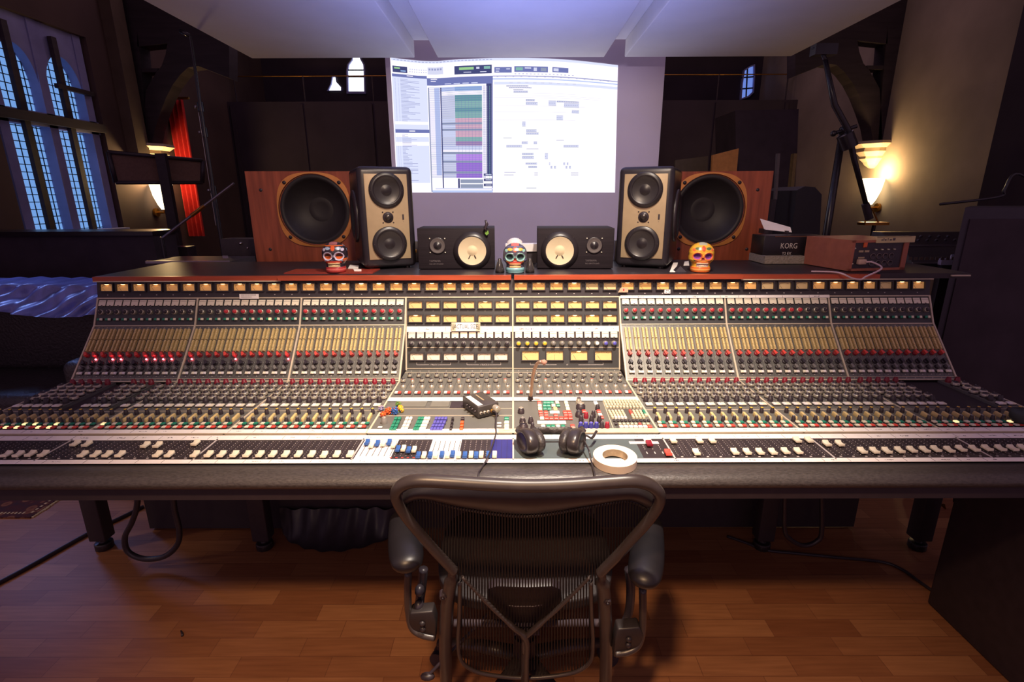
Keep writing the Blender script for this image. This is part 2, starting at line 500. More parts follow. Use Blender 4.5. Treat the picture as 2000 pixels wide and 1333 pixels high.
# hammer-beam braces and stone corbels on both walls
def brace(sg, y, name):
    def P(px, py):
        p = atY(px, py, y); return (p.x * sg, p.z)
    B = MB(); MW = T(0, y + 0.09, 0) @ RX(90)
    inner = [(1695, 276), (1690, 250), (1680, 220), (1668, 190), (1655, 165), (1640, 145), (1625, 131), (1605, 128)]
    outer = [(1712, 276), (1711, 230), (1707, 176), (1697, 158), (1686, 139), (1676, 128), (1668, 106), (1664, 84)]
    for i in range(7): B.prism([P(*inner[i]), P(*outer[i]), P(*outer[i + 1]), P(*inner[i + 1])], 0.18, 0, MW)
    B.prism([P(*q) for q in ((1705, 276), (1733, 276), (1750, 160), (1772, 40), (1790, -60), (1722, -60), (1722, 60), (1715, 140))], 0.18, 0, MW)
    B.prism([P(*q) for q in ((1686, 139), (1714, 139), (1715, 132), (1682, 132))], 0.18, 0, MW)
    B.prism([P(*q) for q in ((1605, 128), (1664, 84), (1722, 90), (1722, -60), (1545, 60), (1545, 152))], 0.18, 0, MW)
    return struct(name, B, timber)
brace(1, 6.30, 'beam_right'); brace(-1, 6.30, 'beam_left')
def corbel(name, x, y, z, sg):
    B = MB()
    prof = [(0.25, 0.12), (0.26, 0.09), (0.20, 0.05), (0.185, 0.05), (0.195, 0.01), (0.145, -0.04), (0.15, -0.065), (0.11, -0.10), (0.09, -0.13), (0.035, -0.17), (0.0, -0.17)]
    B.lathe([(0.0, 0.12)] + prof, 8, 0, T(x, y, z) @ RZ(22.5), s=False)
    return struct(name, B, stone)
corbel('trim_corbel_right', 4.2, 6.30, 1.95, 1); corbel('trim_corbel_left', -4.2, 6.30, 1.95, -1)
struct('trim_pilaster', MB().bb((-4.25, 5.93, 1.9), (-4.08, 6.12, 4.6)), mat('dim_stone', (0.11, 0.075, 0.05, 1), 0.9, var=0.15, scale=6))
struct('trim_pilaster_right', MB().bb((4.05, 4.10, 0), (4.2, 4.62, 4.5)), deep)

# acoustic clouds over the desk, with the boards that close the gaps between them
def cloud(x0, x1, label):
    o = MB().bb((x0, 1.75, 2.46), (x1, 4.2, 2.575)).build('ceiling_cloud', cloud_white, bevel=0.006)
    tag(o, label, 'acoustic panel', 'white acoustic panels hung over the desk')
    for yy in (2.2, 3.8):
        for xx in (x0 + 0.25, x1 - 0.25):
            MB().cyl((xx, yy, 2.57), (xx, yy, 6.4 if abs(xx) < 1 else 5.6), 0.004, n=5).build('wire', dark_metal, o)
cloud(-1.92, -0.717, 'white acoustic panel hung over the left half of the mixing desk')
cloud(-0.548, 0.68, 'middle white acoustic panel, hung above the projected picture')
cloud(0.83, 2.057, 'white acoustic panel hung over the right half of the mixing desk')
for x0, x1, nm in ((-0.78, -0.50, 'left'), (0.64, 0.88, 'right')):
    o = MB().bb((x0, 1.75, 2.576), (x1, 4.2, 2.60)).build('gap_board', cloud_white)
    tag(o, 'narrow white board closing the %s gap between the hung panels' % nm, 'board', 'boards closing the gaps between acoustic panels')

# ---------------------------------------------------------------- projection screen and its picture
SY = 4.5
scr = thing('projection_screen', 'white wall panel behind the speakers carrying the projected picture', 'screen', (0.1, SY, 0))
MB().bb((-1.004, SY, 0.0), (1.214, SY + 0.06, 2.75)).build('screen_board', mat('white_screen_paint', (0.72, 0.66, 0.70, 1), 0.85, var=0.03, scale=3), scr)
EM = {}
PIC = [('white', (0.96, 0.90, 1.0), 1.25), ('pale', (0.52, 0.62, 0.95), 1.0), ('slate', (0.20, 0.23, 0.55), 0.85), ('dark', (0.07, 0.08, 0.22), 0.9), ('teal', (0.13, 0.36, 0.38), 0.95),
       ('green', (0.26, 0.52, 0.47), 0.95), ('pink', (0.80, 0.46, 0.56), 1.0), ('mauve', (0.44, 0.25, 0.48), 0.95), ('violet', (0.58, 0.26, 0.95), 1.0), ('purple', (0.36, 0.15, 0.74), 1.0),
       ('grey', (0.30, 0.34, 0.48), 1.0), ('sky', (0.30, 0.46, 0.80), 1.0), ('mid', (0.70, 0.72, 0.92), 1.0), ('line', (0.34, 0.36, 0.62), 1.0), ('lime', (0.35, 0.65, 0.30), 1.0), ('pale2', (0.72, 0.76, 1.0), 1.05)]
pic_m = [emitter('picture_' + n, c + (1,), s) for n, c, s in PIC]
PI_ = {n: i for i, (n, c, s) in enumerate(PIC)}
def warp(x):
    k = [(48, 0), (150, 12), (280, 26), (400, 30), (500, 20), (600, 13), (850, 3), (1100, 2), (1300, 8), (1500, 22), (1700, 44), (1828, 60)]
    if x <= k[0][0]: return 0
    for a, b in zip(k, k[1:]):
        if x <= b[0]: return a[1] + (b[1] - a[1]) * (x - a[0]) / (b[0] - a[0])
    return 60
def pic(x, y, d):
    # x, y in picture units; the lower rows of the picture hang straighter, and the left edge leans
    t = max(0.0, min(1.0, (y - 130) / 1050.0))
    yy = y + warp(x) * max(0.0, 1 - t * 1.6)
    lean = 55 * t * max(0.0, 1 - (x - 48) / 800.0) - 24 * t * max(0.0, (x - 1000) / 828.0)
    return atY(750 + (x + lean) / 4, 80 + yy / 4, SY - 0.001 - d * 0.0006)
PB = MB()
def pr(x0, y0, x1, y1, c, d=1):
    n = max(1, int((x1 - x0) / 60))
    for i in range(n):
        a = x0 + (x1 - x0) * i / n; b = x0 + (x1 - x0) * (i + 1) / n
        PB.quad(pic(a, y0, d), pic(b, y0, d), pic(b, y1, d), pic(a, y1, d), PI_[c])
pr(48, 130, 1828, 1185, 'white', 0)
pr(55, 265, 330, 1140, 'pale2', 1)
pr(55, 130, 1828, 150, 'pale2', 1)
for k in range(28): pr(70 + k * 28, 138, 70 + k * 28 + 18, 143, 'line', 2)
pr(62, 190, 178, 240, 'dark', 2); pr(75, 200, 120, 212, 'lime', 3); pr(125, 220, 165, 230, 'sky', 3)
for k in range(8): pr(195 + k * 18, 200, 195 + k * 18 + 10, 212, 'mid', 2); pr(195 + k * 18, 222, 195 + k * 18 + 8, 228, 'line', 2)
pr(338, 180, 460, 240, 'mid', 2)
for k in range(5): pr(346 + k * 22, 190, 346 + k * 22 + 14, 206, 'line', 3)
pr(548, 182, 842, 250, 'dark', 2); pr(585, 195, 700, 215, 'lime', 3); pr(780, 192, 830, 214, 'green', 3); pr(720, 195, 745, 212, 'mid', 3); pr(620, 232, 680, 238, 'mid', 3); pr(750, 232, 800, 238, 'mid', 3)
pr(862, 202, 998, 246, 'slate', 2); pr(872, 212, 905, 220, 'mid', 3); pr(955, 212, 985, 220, 'mid', 3); pr(872, 230, 900, 238, 'mid', 3)
pr(1018, 195, 1282, 240, 'slate', 2); pr(1030, 204, 1085, 228, 'green', 3); pr(1100, 204, 1150, 214, 'mid', 3); pr(1170, 204, 1195, 232, 'mid', 3); pr(1225, 204, 1270, 232, 'grey', 3)
pr(1316, 196, 1442, 236, 'slate', 2); pr(1325, 204, 1365, 228, 'mid', 3)
for k in range(16): pr(1020 + k * 30, 252, 1020 + k * 30 + 14, 257, 'line', 2)
pr(55, 252, 330, 275, 'slate', 2); pr(172, 258, 220, 264, 'white', 3)
pr(330, 270, 850, 330, 'slate', 2); pr(360, 276, 410, 282, 'white', 3); pr(360, 292, 400, 297, 'white', 3)
for k in range(4): pr(470 + k * 70, 318, 470 + k * 70 + 50, 324, 'pale2', 3)
pr(850, 268, 1828, 276, 'line', 2)
for k in range(15): pr(880 + k * 62, 276, 880 + k * 62 + 14, 281, 'mid', 2)
pr(850, 290, 1828, 300, 'pale', 2)
# file lists on the left
rnd = random.Random(3)
for k in range(31):
    y = 290 + k * 11.0
    pr(75, y, 80, y + 4, 'line', 2); pr(100, y, 104, y + 4, 'line', 2)
    pr(118, y, 118 + rnd.choice((45, 60, 80, 110, 150)), y + 3.5, 'line', 2)
pr(60, 628, 330, 650, 'white', 2)
pr(60, 690, 335, 718, 'slate', 2); pr(172, 699, 220, 706, 'white', 3)
pr(60, 718, 335, 750, 'white', 2); pr(60, 790, 335, 820, 'white', 2)
for k in range(34):
    y = 726 + k * 11.0
    if y > 1100: break
    pr(75, y, 79, y + 4, 'line', 3); pr(92, y, 95, y + 4, 'line', 3)
    pr(112, y, 112 + rnd.choice((25, 40, 50, 75, 120)), y + 3.5, 'line', 3)
pr(60, 1110, 335, 1180, 'white', 2)
# track rows
rows = [('sky', 1), ('sky', 1), ('white', 2), ('teal', 3), ('green', 3), ('teal', 2), ('green', 3), ('pink', 2), ('grey', 1), ('pink', 2), ('grey', 1), ('pink', 3), ('green', 2), ('mauve', 1), ('mauve', 1), ('pale2', 2), ('white', 1), ('grey', 1), ('violet', 3), ('grey', 1), ('purple', 4), ('grey', 1), ('purple', 2)]
y = 348.0
tot = sum(n for _, n in rows); dy = (1070 - 348) / tot
for c, n in rows:
    y1 = y + n * dy
    pr(548, y, 764, y1, c, 2)
    tint = {'teal': 'mid', 'green': 'mid', 'pink': 'pale2', 'mauve': 'mid', 'violet': 'pale2', 'purple': 'mid', 'grey': 'grey', 'sky': 'pale', 'white': 'white', 'pale2': 'pale2'}[c]
    pr(440, y, 548, y1, tint, 2)
    y = y1
y = 348.0
for k in range(tot * 2 + 1):
    yy = 348 + k * dy / 2
    pr(430, yy - 1.2, 764, yy + 1.2, 'slate' if k % 2 else 'grey', 3)
    pr(770, yy - 2, 793, yy + 2, 'line', 3)
    pr(340, yy - 1.5, 430, yy + 1.5, 'line', 3)
    pr(800, yy + 3, 806, yy + 6, 'mid', 4); pr(822, yy + 3, 828, yy + 6, 'green', 4)
for xx in (570, 600, 628, 655, 682, 710, 738): pr(xx, 420, xx + 1.6, 1070, 'slate', 4)
pr(335, 348, 345, 1180, 'grey', 3); pr(432, 348, 442, 1150, 'dark', 3); pr(385, 350, 428, 1050, 'pale', 2)
pr(798, 330, 842, 1040, 'dark', 2); pr(843, 330, 850, 1170, 'slate', 2)
for yy in (1046, 1086, 1126): pr(775, yy - 10, 848, yy + 10, 'dark', 3); pr(790, yy - 3, 840, yy + 3, 'mid', 4)
pr(580, 1082, 770, 1112, 'grey', 3); pr(580, 1120, 770, 1150, 'grey', 3); pr(560, 1075, 575, 1150, 'dark', 3); pr(370, 1150, 850, 1162, 'mid', 3); pr(345, 1168, 850, 1185, 'pale', 3)
pr(860, 318, 1828, 340, 'pale2', 1)
for k in range(9): pr(980 + k * 62, 318, 980 + k * 62 + 26, 330, 'mid', 2)
# clips and ruled lines on the right
for yy in (405, 425, 440, 505, 552, 615): pr(860, yy, 1500 + (yy % 3) * 100, yy + 2.5, 'mid', 2)
clips = [(955, 345, 1130, 355), (975, 360, 1155, 368), (1010, 378, 1090, 384), (1012, 388, 1125, 402), (1108, 455, 1180, 470), (1108, 474, 1203, 500), (1288, 462, 1348, 502), (1352, 462, 1530, 474), (1410, 478, 1530, 512),
         (1472, 534, 1530, 558), (1352, 578, 1404, 616), (1080, 630, 1108, 668), (1112, 692, 1195, 712), (1112, 716, 1212, 732), (955, 814, 1080, 832), (1076, 786, 1126, 806), (1172, 786, 1200, 808), (1410, 814, 1530, 832),
         (1080, 876, 1172, 892), (1080, 900, 1175, 922), (1262, 878, 1288, 925), (1108, 952, 1200, 966), (1130, 976, 1200, 992), (1308, 976, 1324, 998), (1336, 976, 1352, 998), (1428, 976, 1444, 998), (1456, 976, 1472, 998), (1410, 950, 1425, 970), (1438, 950, 1452, 970), (1296, 950, 1306, 970)]
for (a, b, c, d) in clips:
    pr(a, b, c, d, 'mid', 2)
    pr(a, b, c, b + 2.5, 'grey', 3); pr(a, d - 2.5, c, d, 'grey', 3)
    n = int((c - a) / 14)
    for k in range(n): pr(a + k * 14 + 2, (b + d) / 2 - 2, a + k * 14 + 10, (b + d) / 2 + 2, 'line', 3)
for (a, b, w) in ((932, 756, 66), (1352, 774, 62), (1115, 842, 96), (938, 1046, 76), (1178, 1030, 30), (1178, 1046, 30), (1472, 1030, 60), (1472, 1046, 60), (940, 1026, 90), (1116, 1148, 80)): pr(a, b, a + w, b + 4, 'grey', 2)
PB.build('projected_picture', pic_m, scr)
# ================================================================== the mixing console
ZD = 0.777
def dy_(py): return atZ(1000, py, ZD).y
XC = -0.003
EDGES = [-1.713, -1.300, -0.871, -0.440, 0.0, 0.440, 0.873, 1.300, 1.716]
con = thing('mixing_console', 'very wide grey mixing desk with rows of knobs, faders and glowing meters', 'mixing desk', (0, 1.8, 0))
def part(name, mb, mats, parent=con, M=None, **k): return mb.build(name, mats, parent, M, **k)
Y_SL0, Y_SL1, Z_SL1 = 1.868, 2.036, 0.962          # foot and head of the sloped panels
Y_UP1, Z_UP1 = 2.085, 1.068                          # head of the upright panels
Y_BR1, Z_BR1 = 2.100, 1.140                          # head of the meter bridge
Y_CE = 2.003                                         # foot of the centre upright
body = mat('console_body', (0.034, 0.024, 0.030, 1), 0.6, var=0.1)
red_wood = mat('red_wood_trim', rgb(172, 76, 48), 0.35, var=0.25, scale=4, stretch=(1, 10, 10))
shelf_wood = mat('red_wood_top', rgb(120, 44, 36), 0.3, var=0.2, scale=4, stretch=(1, 8, 8))

# carcass, legs, armrest
B = MB()
CP = [(1.18, 0.70), (1.18, 0.765), (1.885, 0.765), (2.055, 0.95), (2.105, 1.06), (2.115, 1.135), (2.55, 1.135), (2.55, 0.70)]
MYZ = Matrix(((0, 0, 1, 0), (1, 0, 0, 0), (0, 1, 0, 0), (0, 0, 0, 1)))
for x0, x1 in ((-1.716, -0.445), (0.445, 1.718)): B.prism(CP, x1 - x0, 0, T(x0, 0, 0) @ MYZ)
CP2 = [(1.18, 0.70), (1.18, 0.765), (2.03, 0.765), (2.105, 1.06), (2.115, 1.135), (2.55, 1.135), (2.55, 0.70)]
B.prism(CP2, 0.89, 0, T(-0.445, 0, 0) @ MYZ)
part('carcass', B, body)
A = MB()
ap = [(1.2325, 0.774), (1.20, 0.779), (1.176, 0.7775), (1.162, 0.772), (1.153, 0.763), (1.152, 0.754), (1.158, 0.745), (1.172, 0.738), (1.2325, 0.738)]
n = len(ap); K = 60
vs = []; fs = []
for k in range(K + 1):
    x = -1.72 + 3.44 * k / K
    vs += [(x, p[0], p[1]) for p in ap]
for k in range(K):
    for i in range(n): fs.append((k * n + i, k * n + (i + 1) % n, (k + 1) * n + (i + 1) % n, (k + 1) * n + i))
fs += [tuple(range(n)), tuple(range(K * n, K * n + n))]
A.add(vs, fs, 0, True)
rest_m = mat('armrest_leather', (0.060, 0.051, 0.047, 1), 0.38, var=0.3, scale=260, bump=0.12, stretch=(0.4, 1.0, 1))
part('armrest', A, rest_m)
for px in (205, 518, 1487, 1790):
    p = atZ(px, 1070, 0)
    L = MB(); L.bb((p.x - 0.035, p.y - 0.03, 0.05), (p.x + 0.035, p.y + 0.03, 0.71)); L.lathe([(0, 0), (0.035, 0), (0.035, 0.03), (0.012, 0.03), (0.012, 0.06)], 12, 1, T(p.x, p.y, 0))
    part('leg', L, [body, dark_metal], bevel=0.004)
Q = MB(); Q.bb((-1.66, 2.02, 0.012), (1.55, 2.06, 0.71)); part('modesty_panel', Q, body)

# wooden top
Q = MB()
for x0, x1, yf, z in ((-1.72, -0.955, 2.085, 1.137), (-0.955, -0.006, 2.07, 1.140), (0.006, 0.935, 2.07, 1.140), (0.935, 1.50, 2.085, 1.137)):
    Q.bb((x0, yf, z), (x1, yf + 0.022, z + 0.018), 0); Q.bb((x0, yf + 0.022, z), (x1, 2.60, z + 0.018), 1)
part('wooden_top', Q, [red_wood, mat('dark_satin_top', (0.022, 0.017, 0.022, 1), 0.42, var=0.15)])
Q = MB(); Q.bb((-1.72, 2.083, 1.134), (-0.95, 2.088, 1.138)); Q.bb((0.935, 2.083, 1.134), (1.72, 2.088, 1.138)); part('top_edge_strip', Q, trim_m)
ZT = 1.158                                            # surface of the wooden top
Q = MB(); Q.bb((1.502, 2.095, 1.137), (1.88, 2.60, 1.158)); Q.bb((1.795, 2.088, 1.146), (1.872, 2.095, 1.152), 1); part('patch_shelf', Q, [body, trim_m])

# ---- panel frames
def pframe(x, y0, z0, y1, z1): return frame(V(x, y0, z0), V(1, 0, 0), V(0, y1 - y0, z1 - z0))
LB = math.hypot(Y_BR1 - Y_UP1, Z_BR1 - Z_UP1)
LU = math.hypot(Y_UP1 - Y_SL1, Z_UP1 - Z_SL1)
LS = math.hypot(Y_SL1 - Y_SL0, Z_SL1 - ZD)
LC = math.hypot(Y_UP1 - Y_CE, Z_UP1 - ZD)
LD = Y_SL0 - dy_(840)

# ---- meters
def meter_mesh(w, h, lit, seed):
    m = MB(); d = 0.009
    # bezel ring, recess walls, face, needle, bulb
    b = 0.004
    for (x0, y0, x1, y1) in ((-w / 2 - b, -h / 2 - b, w / 2 + b, -h / 2), (-w / 2 - b, h / 2, w / 2 + b, h / 2 + b), (-w / 2 - b, -h / 2, -w / 2, h / 2), (w / 2, -h / 2, w / 2 + b, h / 2)):
        m.bb((x0, y0, 0.0), (x1, y1, d), 0)
    m.bb((-w / 2, -h / 2, 0.0), (w / 2, h / 2, 0.001), 1)
    # printed arc and needle
    for k in range(9):
        a = R(140 - k * 10); r = h * 0.95
        x, y = r * 1.15 * math.cos(a), -h * 0.45 + r * 0.9 * math.sin(a)
        if abs(x) < w * 0.46 and abs(y) < h * 0.46: m.bb((x - 0.0012, y - 0.0012, 0.001), (x + 0.0012, y + 0.0012, 0.0014), 2)
    rr = random.Random(seed); a = R(125 + rr.uniform(-4, 6)); 
    if seed == 777: a = R(90)
    p0 = V(0 if seed == 777 else -w * 0.16, -h * 0.48, 0.002); p1 = p0 + V(math.cos(a), math.sin(a), 0) * h * 0.62
    m.cyl(p0, p1, 0.0004, n=4, m=2)
    if lit: m.ball((0, h / 2 + 0.0002, 0.0035), 0.0022, 10, 3, (4.2, 1, 1.2))
    return m
face_lit = mat('lit_meter_face', rgb(228, 172, 98), 0.7, var=0.06, emit=(1.0, 0.50, 0.18, 1), estr=0.18)
face_mid = mat('centre_meter_face', rgb(226, 186, 122), 0.7, var=0.06, emit=(1.0, 0.60, 0.28, 1), estr=0.10)
face_dim = mat('unlit_meter_face', rgb(216, 186, 134), 0.7, var=0.06, emit=(1.0, 0.58, 0.26, 1), estr=0.04)
face_pale = mat('pale_meter_face', rgb(238, 220, 196), 0.7, var=0.06, emit=(1.0, 0.70, 0.45, 1), estr=0.05)
bulb = emitter('meter_bulb', (1.0, 0.60, 0.24, 1), 7.0)
bulb2 = emitter('meter_bulb_bright', (1.0, 0.72, 0.40, 1), 15.0)
bulb3 = emitter('meter_bulb_weak', (1.0, 0.50, 0.20, 1), 3.0)
bridge = part('meter_bridge', MB().bb((-1.716, 0, -0.012), (1.718, LB, 0)), bridge_black, M=pframe(0, Y_UP1, Z_UP1, Y_BR1, Z_BR1))
MBR = WM[bridge.name]
_mm = {}
def meter(parent, MF, x, y, w, h, kind, seed):
    key = (w, h, kind, seed % 5 if seed != 777 else 777)
    if key not in _mm:
        _mm[key] = meter_mesh(w, h, kind in ('lit', 'bright', 'mid', 'weak'), seed).mesh('vu_meter', [bridge_black, {'lit': face_lit, 'bright': face_lit, 'weak': face_lit, 'mid': face_mid, 'dim': face_dim, 'warm': face_mid, 'pale': face_pale}[kind], ink, {'bright': bulb2, 'weak': bulb3}.get(kind, bulb)])
    return place('vu_meter', _mm[key], parent, MF @ T(x, y, 0))
nums = MB()
for k in range(-24, 24):
    u = k + 0.5
    x = XC + 0.0733 * u * (1 - 5.5e-5 * u * u)
    kind = 'lit'
    if k in (4, 5, 14, 15, 16, 21): kind = 'dim'
    if k in (3, -8, -9, 8): kind = 'bright'
    if k in (0, 1, -1, -2, 7, -20): kind = 'weak'
    meter(bridge, MBR, x, 0.042, 0.0500, 0.0275, kind, k + 30)
    nums.bb((x - 0.0022, 0.0105, 0), (x + 0.0022, 0.0135, 0.0006), 0)
nums.build('number_marks', [dot_m], bridge, MBR)
Q = MB(); Q.bb((-1.716, -0.004, -0.01), (1.718, 0.001, 0.004)); part('bridge_trim', Q, trim_m, M=MBR)

# ---- knob and button shapes (built once, copied everywhere)
def K_level(capm):
    m = MB(); m.lathe([(0.0108, 0, 0), (0.0106, 0.0085, 0), (0.0095, 0.010, 0), (0.0078, 0.010, 1), (0.0074, 0.0170, 1), (0.0060, 0.0182, 1), (0, 0.0182, 1)], 16)
    m.bb((-0.0006, 0.002, 0.018), (0.0006, 0.0068, 0.0186), 2)
    return m.mesh('level_knob', [silver, capm, dot_m])
def K_round(r, h, m0, m1, name, line=True):
    m = MB(); m.lathe([(r, 0, 0), (r * 0.98, h * 0.55, 0), (r * 0.8, h * 0.62, 0), (r * 0.72, h * 0.95, 1), (r * 0.6, h, 1), (0, h, 1)], 14)
    if line: m.bb((-0.0007, r * 0.1, h), (0.0007, r * 0.62, h + 0.0006), 2)
    return m.mesh(name, [m0, m1, dot_m])
def K_pointer(r, h, m0, m1, name):
    """pointer knob: round skirt and a raised tapering fin"""
    m = MB(); m.lathe([(r, 0, 0), (r * 0.96, h * 0.35, 0), (r * 0.7, h * 0.45, 0), (0, h * 0.45, 0)], 14)
    m.prism([(-r * 0.62, -r * 0.8), (r * 0.62, -r * 0.8), (r * 0.35, r * 1.05), (-r * 0.35, r * 1.05)], h * 0.6, 1, T(0, 0, h * 0.4) @ RZ(28))
    return m.mesh(name, [m0, m1])
def K_conc(r, name):
    m = MB(); m.lathe([(r, 0, 1), (r, 0.005, 0), (r * 0.98, 0.0115, 0), (r * 0.90, 0.0130, 0), (r * 0.58, 0.0132, 1), (r * 0.52, 0.0175, 1), (r * 0.44, 0.0182, 1), (0, 0.0182, 1)], 14)
    m.bb((-0.0006, r * 0.1, 0.0182), (0.0006, r * 0.42, 0.0187), 2)
    return m.mesh(name, [silver, black, dot_m])
def K_two(w, d, h, ml, mr, name, split=0.5):
    m = MB(); m.bb((-w / 2, -d / 2, 0), (w / 2, d / 2, h * 0.45), 0)
    xs = -w / 2 + w * split
    m.cap(((-w / 2 + xs) / 2, 0, h * 0.45), (xs + w / 2 - 0.0006, d, h * 0.55), 0.3, 1)
    m.cap(((xs + w / 2) / 2, 0, h * 0.45), (w / 2 - xs - 0.0006, d, h * 0.55), 0.3, 2)
    return m.mesh(name, [black, ml, mr])
def K_btn(w, d, h, m1, name='push_button'):
    m = MB(); m.bb((-w / 2, -d / 2, 0), (w / 2, d / 2, h * 0.3), 0); m.cap((0, 0, h * 0.3), (w * 0.98, d * 0.96, h * 0.7), 0.3, 1)
    return m.mesh(name, [black, m1])
def K_plate():
    m = MB(); P = [(-0.0140, -0.0120), (-0.0045, -0.0120), (-0.0030, -0.0085), (0.0030, -0.0085), (0.0045, -0.0120), (0.0140, -0.0120), (0.0140, 0.0125), (-0.0140, 0.0125)]
    m.prism(P, 0.002, 0, T(0, 0, 0.003) @ RX(-8)); m.cyl((0, -0.0115, 0), (0, -0.0115, 0.004), 0.0036, n=10, m=1)
    m.bb((-0.013, 0.0055, 0.0055), (0.013, 0.0061, 0.0060), 1, RX(-8))
    return m.mesh('label_plate', [ivory, ink])
def K_bank():
    m = MB()
    for xx in (-0.0072, 0.0072):
        for j, (a, b) in enumerate(((0.518, 0.718), (0.732, 0.922))):
            N_ = 8
            for i in range(N_):
                y0 = LS * (a + (b - a) * i / N_); y1 = LS * (a + (b - a) * (i + 1) / N_) - 0.0006
                m.cap((xx, (y0 + y1) / 2, 0), (0.0072, y1 - y0, 0.0115), 0.35, 0)
    return m.mesh('routing_button_bank', [cream])
def K_fader(m1, m2=None):
    m = MB(); m.bb((-0.0012, -0.006, 0), (0.0012, 0.006, 0.006), 1)
    W_ = 0.0085
    pr_ = [(-0.0125, 0.005), (-0.0115, 0.013), (-0.004, 0.0105), (0.004, 0.0105), (0.0115, 0.0150), (0.0125, 0.005)]
    m.prism(pr_, 2 * W_, 0, T(-W_, 0, 0) @ MYZ)
    return m.mesh('fader_cap', [m1, black], bevel=0.0012)
def K_lever():
    m = MB(); m.bb((-0.0035, -0.022, 0), (0.0035, 0.022, 0.0015), 1); m.prism([(-0.020, 0.0015), (-0.018, 0.011), (0.018, 0.014), (0.021, 0.0015)], 0.0075, 0, T(-0.00375, 0, 0) @ MYZ)
    return m.mesh('small_fader', [cream, black], bevel=0.0008)
ME = dict(level=K_level(red_m), level2=K_level(black), plate=K_plate(), toggle=K_two(0.0215, 0.0095, 0.010, green_m, ivory, 'toggle_button'), bank=K_bank(),
          gain=K_pointer(0.0092, 0.018, burgundy, red_bright, 'gain_knob'), filt=K_pointer(0.0098, 0.015, black, soft_black, 'filter_knob'), mic=K_pointer(0.0088, 0.016, black, grey_m, 'microphone_knob'),
          inp=K_two(0.0215, 0.0100, 0.010, ivory, white, 'input_button'), dyn=K_round(0.0100, 0.020, burgundy, burgundy, 'dynamics_knob'), eq=K_conc(0.0138, 'equalizer_knob'),
          width=K_round(0.0092, 0.019, black, soft_black, 'width_knob'), eqs=K_two(0.0240, 0.0170, 0.009, white, ivory, 'equalizer_button'), send=K_round(0.0065, 0.020, black, yellow_m, 'send_knob'),
          send2=K_round(0.0065, 0.020, black, grey_m, 'pan_knob'), lever=K_lever(), mute=K_two(0.0245, 0.0110, 0.009, ivory, green_m, 'mute_button'), solo=K_two(0.0245, 0.0110, 0.009, ivory, red_bright, 'solo_button'),
          fader=K_fader(ivory), faderb=K_fader(blue_m), faderr=K_fader(red_bright), faderd=K_fader(burgundy))
ME['mute_lit'] = K_two(0.0245, 0.0110, 0.009, led_warm, green_m, 'mute_button')
ME['solo_lit'] = K_two(0.0245, 0.0110, 0.009, led_warm, red_bright, 'solo_button')
ME['toggle_lit'] = K_two(0.0215, 0.0095, 0.010, green_m, led_warm, 'toggle_button')
def sub(kind, name, parent, M): return place(name, ME[kind], parent, M)

